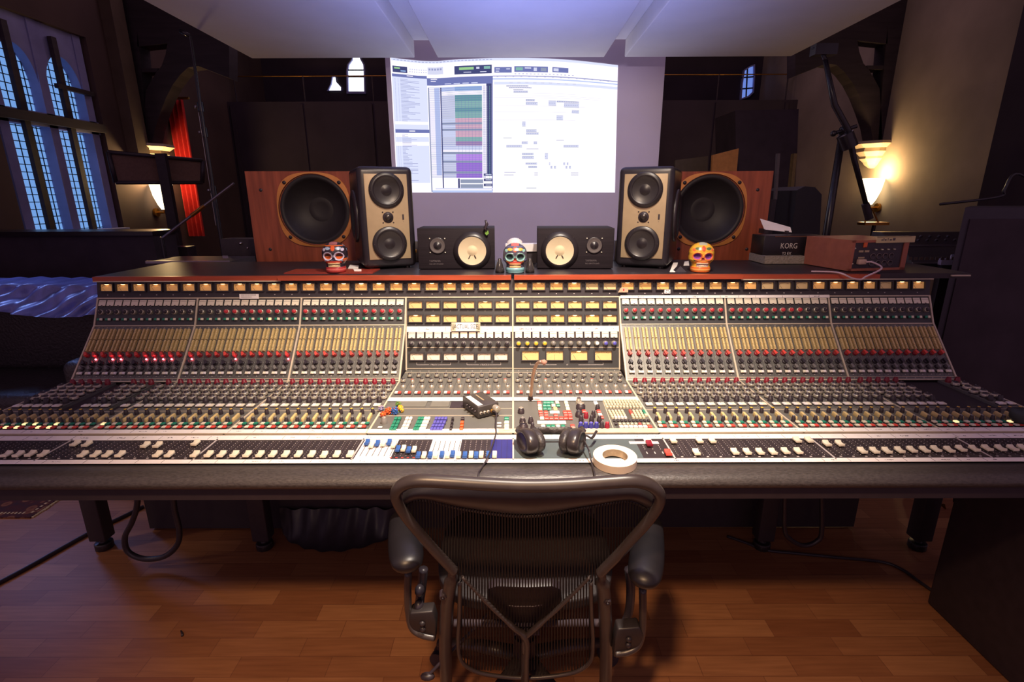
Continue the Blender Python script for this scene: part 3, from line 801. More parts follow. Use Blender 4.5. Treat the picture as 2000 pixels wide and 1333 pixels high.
# ---- channel bays
dots_px = MB()
LIT = {(0, 1), (0, 3), (0, 4), (0, 7), (0, 8), (0, 9), (0, 10), (1, 0), (1, 5), (1, 11)}
LITR = {(5, 2), (5, 4), (5, 5), (5, 6)}
eq_all = []
MISSING = {(0, 5), (0, 6), (0, 10)} | {(7, k) for k in range(5, 10)}
desk_rows = dict(dyn=dy_(749), e1=dy_(756.5), e2=dy_(764), e3=dy_(771.5), e4=dy_(779), width=dy_(785), eqs=dy_(793.5), line=dy_(802), send=dy_(808), lever=dy_(818), send2=dy_(824.5), mute=dy_(829.5), solo=dy_(836))
for b in range(8):
    x0, x1 = EDGES[b], EDGES[b + 1]; xm = (x0 + x1) / 2; Wb = x1 - x0
    side = b not in (3, 4)
    pitch = (Wb - 0.012) / 12
    xs = [x0 + 0.006 + pitch * (k + 0.5) for k in range(12)]
    # upright
    if side:
        MU = pframe(xm, Y_SL1, Z_SL1, Y_UP1, Z_UP1)
        up = part('upright_panel', MB().bb((-Wb / 2, 0, -0.01), (Wb / 2, LU, 0)), panel_dark, M=MU)
        MSL = pframe(xm, Y_SL0, ZD, Y_SL1, Z_SL1)
        sp = MB(); sp.bb((-Wb / 2, 0, -0.01), (Wb / 2, LS, 0), 0)
        for k in range(1, 12): sp.bb((-Wb / 2 + 0.006 + k * pitch - 0.0004, 0.012, 0), (-Wb / 2 + 0.006 + k * pitch + 0.0004, LS - 0.006, 0.0004), 1)
        for k in range(12):
            xx = -Wb / 2 + 0.006 + (k + 0.5) * pitch
            for r_ in range(14): 
                for s_ in (-0.0015, 0.0015): sp.bb((xx + 0.0165 * (1 if s_ > 0 else -1) - 0.0009 + s_ * 0.2, LS * (0.53 + r_ * 0.028), 0), (xx + 0.0165 * (1 if s_ > 0 else -1) + 0.0006 + s_ * 0.2, LS * (0.53 + r_ * 0.028) + 0.0018, 0.0003), 2)
            for r_ in (0.03, 0.09, 0.955): sp.bb((xx - 0.002, LS * r_, 0), (xx + 0.002, LS * r_ + 0.0022, 0.0016), 3)
            for (r_, w_) in ((0.40, 0.0016), (0.33, 0.0016), (0.26, 0.0016), (0.18, 0.0016)):
                for s_ in (-0.0125, 0.0125): sp.bb((xx + s_ - w_ / 2, LS * r_, 0), (xx + s_ + w_ / 2, LS * r_ + 0.0016, 0.0003), 3)
        sl = part('sloped_panel', sp, [panel_grey, panel_dark, mat('printed_red_dots', rgb(120, 60, 66), 0.7, var=0.1), dot_m], M=MSL)
        for k in range(12):
            xx = xs[k] - xm
            sub('plate', 'label_plate', up, MU @ T(xx, LU - 0.0235, 0))
            far = abs(xs[k]) > 1.18
            sub('level2' if far else 'level', 'level_knob', up, MU @ T(xx, LU * 0.475, 0))
            sub('toggle_lit' if (b, k) == (1, 8) else 'toggle', 'toggle_button', up, MU @ T(xx, LU * 0.215, 0))
            sub('bank', 'routing_button_bank', sl, MSL @ T(xx, 0, 0))
            sub('gain', 'gain_knob', sl, MSL @ T(xx, LS * 0.455, 0))
            sub('filt', 'filter_knob', sl, MSL @ T(xx, LS * 0.315, 0))
            sub('mic', 'microphone_knob', sl, MSL @ T(xx, LS * 0.222, 0))
            sub('inp', 'input_button', sl, MSL @ T(xx, LS * 0.140, 0))
            if (b, k) in LIT or (b, k) in LITR:
                q = MB(); q.ball((xx + 0.006, LS * 0.385, 0.003), 0.0036 if b < 3 else 0.0026, 10, 0)
                q.build('indicator_light', led_red, sl, MSL)
        e = MB()
        for (xx) in ((-Wb / 2, Wb / 2) if b in (0, 5) else (Wb / 2,)):
            e.bb((xx - 0.003, 0.0, -0.004), (xx + 0.003, LU, 0.004), 0)
        e.build('edge_strip', trim_m, up, MU)
        e = MB()
        for (xx) in ((-Wb / 2, Wb / 2) if b in (0, 5) else (Wb / 2,)): e.bb((xx - 0.003, 0.0, -0.004), (xx + 0.003, LS, 0.004), 0)
        e.bb((-Wb / 2, LS - 0.004, -0.004), (Wb / 2, LS, 0.003), 0); e.bb((-Wb / 2, 0, -0.004), (Wb / 2, 0.004, 0.003), 0)
        e.bb((-Wb / 2, 0.0125, -0.001), (Wb / 2, 0.0145, 0.001), 0)
        e.build('edge_strip', trim_m, sl, MSL)
        # desk panel
        MD = T(xm, 0, ZD)
        dp = MB(); dp.bb((-Wb / 2, dy_(840), -0.011), (Wb / 2, desk_rows['line'] + 0.004, 0), 0)
        for k in range(12):
            a = -Wb / 2 + 0.006 + k * pitch
            if (b, k) in MISSING: dp.bb((a, desk_rows['line'] + 0.004, -0.011), (a + pitch, Y_SL0, -0.0095), 2); continue
            dp.bb((a - 0.006 if k == 0 else a, desk_rows['line'] + 0.004, -0.011), (a + pitch + (0.006 if k == 11 else 0), Y_SL0, 0), 0)
            dp.bb((a + pitch - 0.0005, desk_rows['line'], 0), (a + pitch + 0.0005, Y_SL0, 0.0004), 2)
            for r_ in ('e1', 'e2', 'e3', 'e4', 'width'):
                for t_ in (-1, 1): dp.bb((a + pitch / 2 + t_ * 0.0155 - 0.0012, desk_rows[r_] - 0.009, 0), (a + pitch / 2 + t_ * 0.0155 + 0.0012, desk_rows[r_] - 0.007, 0.0004), 3)
        dp.bb((-Wb / 2, desk_rows['line'] - 0.001, 0), (Wb / 2, desk_rows['line'] + 0.001, 0.001), 1)
        for xx in ((-Wb / 2, Wb / 2) if b == 0 else (Wb / 2,)): dp.bb((xx - 0.0028, dy_(848), 0), (xx + 0.0028, Y_SL0, 0.0022), 1)
        dk = part('desk_panel', dp, [desk_grey, trim_m, body, dot_m], M=MD)
        for k in range(12):
            xx = xs[k] - xm
            if (b, k) not in MISSING:
                sub('dyn', 'dynamics_knob', dk, MD @ T(xx + 0.004, desk_rows['dyn'], 0))
                for r_, o_ in (('e1', -0.004), ('e2', 0.0045), ('e3', -0.004), ('e4', 0.0045)): eq_all.append((abs(xs[k]) - desk_rows[r_] * -0.6, dk, MD @ T(xx + o_, desk_rows[r_], 0)))
                sub('width', 'width_knob', dk, MD @ T(xx - 0.002, desk_rows['width'], 0))
                sub('eqs', 'equalizer_button', dk, MD @ T(xx, desk_rows['eqs'], 0))
            sub('send', 'send_knob', dk, MD @ T(xx + 0.002, desk_rows['send'], 0))
            sub('lever', 'small_fader', dk, MD @ T(xx + 0.003, desk_rows['lever'], 0))
            sub('send2', 'pan_knob', dk, MD @ T(xx - 0.010, desk_rows['send2'], 0))
            lm = (b == 0 and k in (5, 6, 8)) or (b == 1 and k == 0) or (b == 7 and k in (2, 7, 9))
            ls_ = (b == 0 and k in (2, 3, 4, 5, 7, 8))
            sub('mute_lit' if lm else 'mute', 'mute_button', dk, MD @ T(xx, desk_rows['mute'], 0))
            sub('solo_lit' if ls_ else 'solo', 'solo_button', dk, MD @ T(xx - 0.003, desk_rows['solo'], 0))
    # fader panel
    MF = T(xm, 0, ZD)
    fp = MB(); fp.bb((-Wb / 2, dy_(897.5), -0.011), (Wb / 2, dy_(858.5), 0), 0)
    fy0, fy1 = dy_(894), dy_(861)
    if b != 4:
        for k in range(12):
            xx = xs[k] - xm
            if b == 3: xx = -Wb / 2 + 0.004 + (k * 2 + 0.5) * 0.0157
            for kk in ((0,) if b != 3 else (0, 1)):
                xk = xx + kk * 0.0157
                if b == 3 and xk > 0.16: continue
                wht = b == 3 and (xk < -0.123 or -0.025 < xk < 0.06)
                if wht: continue
                fp.bb((xk - 0.0010, fy0 + 0.008, 0), (xk + 0.0010, fy1 - 0.004, 0.0006), 2)
                for r_ in range(9): fp.bb((xk + 0.0062, fy0 + 0.010 + r_ * 0.0108, 0), (xk + 0.0080, fy0 + 0.0122 + r_ * 0.0108, 0.0005), 1)
                if b != 3:
                    for r_ in range(9): fp.bb((xk - 0.0108, fy0 + 0.010 + r_ * 0.0108, 0), (xk - 0.0092, fy0 + 0.0118 + r_ * 0.0108, 0.0005), 1)
                    fp.bb((xk + 0.0135, fy0 + 0.004, 0), (xk + 0.0145, fy1, 0.0004), 3)
                    fp.bb((xk - 0.005, fy0 - 0.002, 0), (xk + 0.001, fy0 + 0.0015, 0.0012), 1)
                else: fp.bb((xk - 0.004, fy0 - 0.002, 0), (xk + 0.002, fy0 + 0.0015, 0.0012), 4)
    fmats = [mat('fader_panel_black', (0.034, 0.026, 0.029, 1), 0.4, var=0.15), dot_m, body, mat('fader_panel_rule', rgb(96, 84, 88), 0.6, var=0.1), red_bright, white, navy_m, mat('grey_green_panel', (0.085, 0.11, 0.115, 1), 0.42, var=0.08)]
    if b == 3:
        for (a0, a1) in ((-0.4345, -0.335), (-0.236, -0.150)):
            a0 -= xm; a1 -= xm
            fp.bb((a0, fy0 - 0.008, 0), (a1, fy1 + 0.006, 0.0004), 5)
            nn = 6
            for k in range(nn):
                xk = a0 + (k + 0.75) * (a1 - a0) / nn
                fp.bb((xk - 0.0008, fy0 + 0.008, 0.0004), (xk + 0.0008, fy1 - 0.004, 0.0008), 2)
        fp.bb((0.1560, fy0 - 0.006, 0), (0.2180, fy1 + 0.006, 0.0006), 6)
        for k in range(1, 4): fp.bb((0.156 + k * 0.0155 - 0.0004, fy0 - 0.006, 0.0006), (0.156 + k * 0.0155 + 0.0004, fy1 + 0.006, 0.0009), 2)
    if b == 4:
        fp.bb((-Wb / 2, fy0 - 0.006, 0), (0.135, fy1 + 0.006, 0.0005), 7)
        for xk in (0.150, 0.172, 0.194):
            for r_ in range(5): fp.bb((xk, fy0 + 0.045 + r_ * 0.0108, 0), (xk + 0.0022, fy0 + 0.0475 + r_ * 0.0108, 0.0005), 1)
            fp.bb((xk, fy0 + 0.018, 0), (xk + 0.003, fy0 + 0.030, 0.0005), 1)
    for xx in ((-Wb / 2, Wb / 2) if b == 0 else (Wb / 2,)): fp.bb((xx - 0.0022, dy_(899), 0), (xx + 0.0022, dy_(857), 0.0014), 1)
    part('fader_panel', fp, fmats, M=MF)
fpans = [o for o in con.children if o.name.startswith('fader_panel')]

# equalizer knobs: the hundred nearest the middle as parts, the rest as one
eq_all.sort(key=lambda t: abs(t[2].translation.x) + (t[2].translation.y - 1.6) * 0.5)
for _, dk, M in eq_all[:100]: sub('eq', 'equalizer_knob', dk, M)
q = MB()
me = ME['eq']
_vs = [v.co.copy() for v in me.vertices]; _fs = [tuple(p.vertices) for p in me.polygons]; _ms = [p.material_index for p in me.polygons]
for _, dk, M in eq_all[100:]: q.add(_vs, _fs, _ms, True, M)
tag(q.build('equalizer_knobs', [silver, black, dot_m], con), kind='stuff')

# fader caps, read off where each one stands
caps = [(13, 887), (36, 887), (60, 886), (85, 886), (147, 866), (170, 867), (162, 887), (187, 887), (210, 887), (235, 887), (284, 869), (308, 869), (308, 887), (331, 887), (382, 865), (381, 887),
        (408, 887), (433, 887), (458, 887), (483, 887), (508, 887), (533, 887), (558, 887), (583, 887), (609, 887), (633, 888), (658, 887), (684, 887)]
capb = [(717, 864), (737, 866), (760, 864), (777, 877), (798, 879), (817, 889), (840, 889), (863, 888), (884, 887), (908, 889), (930, 889), (954, 888)]
capc = [(726, 869), (749, 866), (769, 869), (788, 876), (809, 878), (828, 889), (851, 889), (874, 889), (896, 889), (920, 888), (940, 888), (966, 888)]
capr = [(1315, 860), (1366, 860), (1391, 860), (1360, 883), (1435, 882), (1459, 882), (1484, 882), (1509, 882), (1534, 881), (1559, 881), (1557, 859), (1580, 859), (1615, 864), (1640, 864), (1684, 878), (1708, 878), (1732, 878), (1757, 877), (1781, 876),
        (1806, 876), (1828, 875), (1854, 876), (1877, 874), (1903, 874), (1928, 873), (1954, 873), (1978, 873), (1998, 872)]
def setcap(kind, px, py, sc=1.0):
    p = atZ(px, py + 1, ZD + 0.008)
    b = max(i for i in range(8) if EDGES[i] <= p.x)
    o = place('fader_cap', ME[kind], fpans[b], T(p.x, p.y, ZD) @ Matrix.Diagonal((sc, 1, 1, 1)))
    if kind != 'fader': o['label'] = {'faderb': 'blue fader cap', 'faderr': 'orange-red fader cap', 'faderd': 'dark red fader cap'}[kind]
for px, py in caps: setcap('fader', px, py)
for px, py in capr: setcap('fader', px, py + (2 if px > 1600 else 0))
for px, py in capb: setcap('faderb', px, py, 0.72)
for px, py in capc: setcap('fader', px, py, 0.72)
setcap('faderd', 1268, 866); setcap('faderr', 1305, 884)

# ---- paper tape strips with pencilled marks
def strip(name, x0, x1, ya, yb, M=None, marks=True, z=0.0006, seed=1, h=0.0008):
    q = MB(); n = 40; rr = random.Random(seed)
    for k in range(n):
        a = x0 + (x1 - x0) * k / n; b2 = x0 + (x1 - x0) * (k + 1) / n
        j0 = rr.uniform(-0.0006, 0.0006)
        q.bb((a, ya + j0 * 0.3, z), (b2, yb + j0 * 0.3, z + h), 0)
    if marks:
        x = x0 + 0.05
        while x < x1 - 0.05:
            q.bb((x, ya + (yb - ya) * 0.1, z + h), (x + 0.0009, yb - (yb - ya) * 0.1, z + h + 0.0003), 1)
            for t in range(rr.choice((0, 2, 3, 4, 6))):
                xx = x + 0.022 + t * 0.0042
                yy = (ya + yb) / 2 + rr.uniform(-0.001, 0.001)
                q.bb((xx, yy - 0.0018, z + h), (xx + rr.choice((0.0008, 0.0022, 0.003)), yy + rr.choice((0.0004, 0.002)), z + h + 0.0003), 1)
            x += rr.choice((0.07, 0.075, 0.11))
    return q.build(name, [paper, ink], con, M)
DZ = T(0, 0, ZD)
strip('tape_strip', -1.716, 1.718, dy_(905), dy_(897.5), DZ, seed=2)
strip('tape_strip', -1.716, 1.718, dy_(859), dy_(850.5), DZ, seed=3)
strip('tape_strip', -1.716, -0.445, dy_(847.5), dy_(840.5), DZ, seed=4, z=0.004)
strip('tape_strip', -0.440, -0.045, dy_(847.5), dy_(840.5), DZ, seed=5, z=0.004)
strip('tape_strip', 0.440, 1.70, dy_(847.5), dy_(840.5), DZ, seed=6, z=0.004)
Q = MB(); Q.bb((-1.716, dy_(848), -0.01), (1.718, dy_(840), 0.004)); part('ledge', Q, trim_m, M=DZ)
Q = MB(); Q.bb((-1.716, dy_(851), -0.012), (1.718, dy_(847.5), -0.006)); part('joint_strip', Q, mat('brown_joint', rgb(96, 60, 48), 0.6, var=0.1), M=DZ)
strip('tape_strip', 0.443, 1.302, LU + 0.002, LU - 0.010, pframe(0, Y_SL1, Z_SL1, Y_UP1, Z_UP1), seed=8, z=0.006)

# ---- centre section
for b in (3, 4):
    x0, x1 = EDGES[b], EDGES[b + 1]; xm = (x0 + x1) / 2; Wb = x1 - x0
    MCF = pframe(xm, Y_CE, ZD, Y_UP1, Z_UP1)
    p0 = MCF.translation; nrm = MCF.to_3x3() @ V(0, 0, 1); inv = MCF.inverted()
    def L(px, py): return inv @ atP(px, py, p0, nrm)
    cp = MB(); cp.bb((-Wb / 2, 0, -0.01), (Wb / 2, LC, 0), 0)
    yl = [L(xm * 476 + 1001, t).y for t in (580, 649, 666, 679, 720, 648)]
    cp.bb((-Wb / 2, yl[2], 0), (Wb / 2, yl[1], 0.0012), 2)
    cp.bb((-Wb / 2, yl[3] - 0.001, 0), (Wb / 2, yl[3] + 0.001, 0.001), 1); cp.bb((-Wb / 2, yl[4] - 0.001, 0), (Wb / 2, yl[4] + 0.001, 0.001), 1)
    for xx in ((-Wb / 2, Wb / 2) if b == 3 else (Wb / 2,)): cp.bb((xx - 0.003, 0, 0), (xx + 0.003, LC, 0.003), 1)
    cx = 905 if b == 3 else 1106
    if b == 3: brs = ((814, 880), (912, 978))
    else: brs = ((1036, 1178),)
    for (a, c) in brs:
        for (pa, pb) in (((a, 713), (a + (c - a) * 0.36, 713)), ((a + (c - a) * 0.66, 713), (c, 713))):
            A_, B_ = L(*pa), L(*pb); cp.bb((A_.x, A_.y - 0.0006, 0), (B_.x, A_.y + 0.0006, 0.0005), 3)
        for px in (a, c):
            A_, B_ = L(px, 713), L(px, 708.5); cp.bb((A_.x - 0.0006, A_.y, 0), (A_.x + 0.0006, B_.y, 0.0005), 3)
        A_ = L((a + c) / 2 + 1, 713); cp.text('2 TRACK A' if b == 3 and a < 900 else ('2 TRACK B' if b == 3 else '4T'), 0.0075, T(A_.x, A_.y, 0.0004), 3, 0.0002)
    sx = 812 if b == 3 else 1021
    for r_, py in ((0, 607.5), (1, 634.8)):
        for k in range(6):
            A_ = L(sx + k * 33.9, py); n_ = (1 if b == 3 else 13) + r_ * 6 + k
            cp.text(str(n_), 0.0075, T(A_.x, A_.y, 0.0004), 3, 0.0002)
    cpn = part('centre_panel', cp, [panel_dark, trim_m, black, dot_m], M=MCF)
    for r_, py in ((0, 596), (1, 622.8)):
        for k in range(6):
            A_ = L(sx + k * 33.9, py)
            if b == 3: kind = ('mid' if k > 3 else 'warm') if r_ == 0 else ('mid' if k < 2 else 'warm')
            else: kind = 'mid' if r_ == 0 else ('warm' if k < 2 else ('bright' if k in (2, 4) else 'mid'))
            meter(cpn, MCF, A_.x, A_.y, 0.0545, 0.0275, kind, 50 + k)
    if b == 3:
        for k in range(6):
            A_ = L(814.5 + k * 32.8, 697); meter(cpn, MCF, A_.x, A_.y, 0.0535, 0.0275, 'pale', 777 if k == 4 else 60 + k)
    else:
        for k in range(4):
            A_ = L(1036 + k * 47.3, 695); meter(cpn, MCF, A_.x, A_.y, 0.0680, 0.0370, 'mid' if k == 2 else 'warm', 777 if k == 1 else 70 + k)
    a_, b_ = L(1001, 648.5).y, L(1001, 637.5).y
    strip('tape_strip', -Wb / 2 + (0.003), Wb / 2 - 0.003, a_, b_, MCF, seed=20 + b, z=0.0005)
    if b == 4:
        A_ = L(1024, 643.5); q = MB(); q.text('EMI', 0.0125, T(A_.x - 0.010, A_.y, 0.0016), 0, 0.0002); q.text('NEVE', 0.0115, T(A_.x + 0.0195, A_.y, 0.0016), 1, 0.0002); q.build('lettering', [mat('black_ink', (0.02, 0.02, 0.03, 1), 0.7, var=0.1), blue_m], cpn, MCF)
    pitch = Wb / 12.15
    for k in range(12):
        xx = -Wb / 2 + 0.006 + (k + 0.5) * (Wb - 0.012) / 12
        sub('plate', 'label_plate', cpn, MCF @ T(xx, L(1001, 655).y, 0.001))
        key = 'm%d' % (b * 20 + k)
        capm = soft_black if b == 3 else (yellow_m if k < 4 else grey_m if k < 8 else white if k < 10 else violet_m)
        kk = 'mon_' + capm.name
        if kk not in ME: ME[kk] = K_round(0.0108, 0.024, grey_m if b == 3 else silver, capm, 'monitor_knob', line=(b == 3))
        sub(kk, 'monitor_knob', cpn, MCF @ T(xx, L(1001, 671.5).y, 0))
    # centre desk: group strips
    MD = T(xm, 0, ZD)
    dp = MB(); dp.bb((-Wb / 2, dy_(848), -0.011), (Wb / 2, Y_CE, 0), 0)
    dp.bb((-Wb / 2, dy_(728) - 0.0012, 0), (Wb / 2, dy_(728) + 0.0012, 0.001), 1)
    dp.bb((Wb / 2 - 0.003, dy_(848), 0), (Wb / 2 + 0.003, Y_CE if b == 3 else 1.87, 0.0022), 1)
    dp.bb((-Wb / 2, dy_(840.5), 0), (Wb / 2, dy_(839.5), 0.001), 1)
    if b == 3:
        for py in (798.5, 812): dp.bb((-Wb / 2, dy_(py) - 0.001, 0), (Wb / 2, dy_(py) + 0.001, 0.0008), 1)
        for (pa, pb) in (((775, 796), (836, 783)), ((840, 796), (880, 783))):
            A_ = atZ(*pa, ZD); B_ = atZ(*pb, ZD); dp.bb((A_.x - xm, A_.y, 0), (B_.x - xm, B_.y, 0.003), 3)
        A_ = atZ(878, 798, ZD); B_ = atZ(960, 783, ZD); dp.bb((A_.x - xm, A_.y, 0), (B_.x - xm, B_.y, 0.0012), 2)
    else:
        A_ = atZ(1177, 783, ZD); B_ = atZ(1199, 841, ZD); 
        dp.add([(A_.x - xm - 0.001, A_.y, 0.0008), (A_.x - xm + 0.001, A_.y, 0.0008), (B_.x - xm + 0.001, B_.y, 0.0008), (B_.x - xm - 0.001, B_.y, 0.0008)], [(0, 1, 2, 3)], 1)
    for k in range(12):
        xx = -Wb / 2 + 0.006 + (k + 0.5) * (Wb - 0.012) / 12
        dp.bb((xx + 0.0176, dy_(776), 0), (xx + 0.0184, dy_(729), 0.0005), 2)
        for py in (731, 725.5): dp.bb((xx - 0.002, dy_(py), 0), (xx + 0.002, dy_(py) + 0.006, 0.0006), 4)
    dk = part('desk_panel', dp, [desk_grey, trim_m, body, mat('grey_hatch', (0.17, 0.165, 0.14, 1), 0.4, var=0.06), dot_m], M=MD)
    if 'grp' not in ME:
        ME['grp'] = K_conc(0.0092, 'group_knob'); ME['grpd'] = K_round(0.0096, 0.012, silver, black, 'group_knob'); ME['grpr'] = K_round(0.0074, 0.014, silver, red_bright, 'group_knob')
        ME['grpb'] = K_two(0.0225, 0.0120, 0.011, white, red_bright, 'group_button')
    for k in range(12):
        xx = -Wb / 2 + 0.006 + (k + 0.5) * (Wb - 0.012) / 12
        sub('grp', 'group_knob', dk, MD @ T(xx + 0.007, dy_(737), 0))
        sub('grpr' if (k * 7 + b) % 5 == 0 else 'grp', 'group_knob', dk, MD @ T(xx - 0.006, dy_(747), 0))
        sub('grpd', 'group_knob', dk, MD @ T(xx + 0.004, dy_(756.5), 0))
        sub('grpb', 'group_button', dk, MD @ T(xx, dy_(770), 0))
    strip('tape_strip', -Wb / 2 + 0.002, Wb / 2 - 0.002, dy_(785), dy_(778), MD, seed=30 + b, z=0.003)
    if b == 3: dkL, MDL = dk, MD
    else: dkR, MDR = dk, MD
# buttons and knobs of the two middle desk panels
def btn(par, px, py, w, d, m, h=0.010):
    key = ('b', round(w, 4), round(d, 4), m.name)
    if key not in ME: ME[key] = K_btn(w, d, h, m)
    p = atZ(px, py, ZD + h); place('push_button', ME[key], par, T(p.x, p.y, ZD))
for r_, py in enumerate((816, 823.3, 830, 836)):
    sh = -r_ * 3.0
    for (px, m) in ((769, green_m), (776, green_m), (791, white), (798, white), (815, green_m), (821, green_m), (827, white), (833, white)): btn(dkL, px + sh + 4, py, 0.0095, 0.0165, m)
    for k in range(4): btn(dkL, 850 + sh + k * 6.2 + 2, py, 0.0088, 0.0165, violet_m)
    btn(dkL, 884 - r_ * 1.2, py, 0.0075, 0.010, soft_black, 0.012)
    btn(dkL, 903.5 - r_ * 0.8, py, 0.0110, 0.0135, orange_m if r_ else black)
    btn(dkL, 989.5, py, 0.0155, 0.0165, green_m if r_ == 0 else ivory)
for (px, py) in ((975, 826), (975, 831.5), (742, 834)): btn(dkL, px, py, 0.014, 0.008, white, 0.004)
C5 = 6.667
MATRIX = [(355, 100, 'r'), (430, 100, 'g'), (475, 100, 'g'), (520, 100, 'g'), (588, 100, 'c'), (705, 100, 'c'), (362, 138, 'c'), (425, 138, 'g'), (475, 138, 'g'), (540, 138, 'c'), (600, 138, 'g'), (715, 138, 'c'),
          (365, 180, 'c'), (430, 180, 'g'), (485, 180, 'g'), (565, 180, 'l'), (727, 180, 'c'), (372, 225, 'r'), (440, 225, 'r'), (690, 225, 'r'), (745, 225, 'r'), (380, 258, 'r'), (445, 258, 'r'), (570, 262, 'r'), (700, 258, 'r'), (755, 258, 'r'),
          (390, 303, 'c'), (450, 303, 'r'), (512, 303, 'r'), (575, 303, 'r'), (640, 303, 'r'), (700, 303, 'r'), (760, 303, 'r'), (405, 410, 'c'), (475, 410, 'g'), (535, 410, 'g'), (600, 410, 'c'), (665, 410, 'g'), (790, 405, 'r'),
          (410, 445, 'c'), (475, 445, 'g'), (530, 445, 'g'), (610, 445, 'c'), (805, 450, 'c'), (940, 215, 'r'), (1130, 215, 'r'), (1148, 258, 'c'), (1165, 290, 'r')]
MM = {'r': red_bright, 'g': green_m, 'c': ivory, 'l': led_warm}
for (x, y, c) in MATRIX: btn(dkR, 1000 + x / C5, 770 + y / C5, 0.0132, 0.0185, MM[c], 0.007)
def knob(px, py, r, h, m0, m1, par=None):
    key = ('k', r, h, m0.name, m1.name)
    if key not in ME: ME[key] = K_round(r, h, m0, m1, 'control_knob')
    p = atZ(px, py, ZD + h * 0.6); place('control_knob', ME[key], par or dkR, T(p.x, p.y, ZD))
for (x, y, r_, h, a, c) in ((870, 78, 0.010, 0.022, silver, soft_black), (895, 145, 0.016, 0.022, black, silver), (872, 248, 0.012, 0.020, black, soft_black), (965, 268, 0.008, 0.020, burgundy, red_m), (1060, 255, 0.008, 0.022, black, soft_black),
                            (1115, 165, 0.008, 0.018, black, soft_black), (900, 320, 0.008, 0.022, black, soft_black), (1037, 315, 0.008, 0.022, black, soft_black), (1137, 320, 0.008, 0.022, black, soft_black),
                            (895, 402, 0.008, 0.022, navy_m, violet_m), (962, 402, 0.008, 0.022, navy_m, violet_m), (1030, 402, 0.008, 0.022, navy_m, violet_m), (1100, 402, 0.008, 0.022, navy_m, violet_m), (1170, 402, 0.008, 0.022, black, soft_black), (1240, 402, 0.008, 0.022, burgundy, red_m),
                            (118, 205, 0.011, 0.020, black, silver), (138, 335, 0.010, 0.020, black, grey_m), (245, 335, 0.009, 0.020, black, soft_black), (148, 410, 0.015, 0.020, black, dark_metal), (268, 420, 0.007, 0.024, black, soft_black)):
    knob(1000 + x / C5, 770 + y / C5, r_, h, a, c)
knob(750, 820, 0.010, 0.022, grey_m, silver, dkL)
# small labels, then the typing keypad
Q = MB()
for (x, y, w, d) in ((555, 238, 0.031, 0.020), (515, 372, 0.090, 0.022), (1090, 118, 0.012, 0.028)):
    p = atZ(1000 + x / C5, 770 + y / C5, ZD); Q.bb((p.x - w / 2, p.y - d / 2, ZD), (p.x + w / 2, p.y + d / 2, ZD + 0.0012))
Q.build('paper_label', paper, dkR)
Q = MB(); pk0 = atZ(1182, 782, ZD); pk1 = atZ(1288, 842, ZD)
def key(x, y, w, d, m, h=0.007):
    p = atZ(1000 + x / C5, 770 + y / C5, ZD + h); Q.cap((p.x, p.y, ZD + 0.0005), (w, d, h), 0.35, m)
for r_, (y, xa, xb, n_) in enumerate(((72, 1200, 1610, 12), (98, 1212, 1632, 12), (127, 1225, 1655, 12), (158, 1240, 1675, 11))):
    for k in range(n_): key(xa + (xb - xa) * k / (n_ - 1), y, 0.0078, 0.0120, 0)
for r_, y in enumerate((212, 238, 264, 292)):
    sh = r_ * 14
    for k in range(5): key(1268 + sh + k * 42, y, 0.0078, 0.0120, 1 if r_ == 3 and k > 0 else 0)
    for k in range(5 if r_ < 3 else 4): key(1540 + sh + k * 44, y, 0.0080, 0.0120, (2 if k == 0 and r_ < 2 else 3 if k == 4 and r_ < 2 else 0))
for k in range(10): key(1330 + k * 50, 335, 0.0085, 0.009, 4)
for k in range(9): key(1355 + k * 52, 380, 0.0085, 0.009, 2 if k == 6 else (4 if k == 0 else 0))
for k in range(7): key(1425 + k * 62, 412, 0.0125, 0.012, 2 if k == 6 else 1)
Q.bb((pk0.x - 0.004, dy_(842), ZD), (pk1.x - 0.03, dy_(781), ZD + 0.0008), 5)
Q.build('typing_keypad', [mat('key_grey', rgb(196, 188, 160), 0.5, var=0.05), white, red_bright, green_m, black, panel_grey], dkR)
# gooseneck talkback microphone
pb = atZ(1036, 783, ZD)
Q = MB(); Q.cyl((pb.x, pb.y, ZD), (pb.x, pb.y, ZD + 0.018), 0.010, 0.009)
path = smooth_path([atY(px, py, pb.y - 0.01 * i) for i, (px, py) in enumerate(((1036, 780), (1038, 760), (1040, 740), (1044, 722), (1050, 710), (1057, 707)))], 5)
Q.tube(path, 0.0058, 10, 1)
Q.tube([path[-1], path[-1] + V(0.008, 0, -0.001), path[-1] + V(0.016, -0.001, -0.006)], [0.006, 0.0095, 0.0085], 10, 2)
Q.build('talkback_microphone', [dark_metal, mat('brown_gooseneck', rgb(178, 146, 124), 0.35, metal=0.6, var=0.15), mat('microphone_foam', rgb(170, 128, 112), 0.9, var=0.2, scale=80)], dkR)
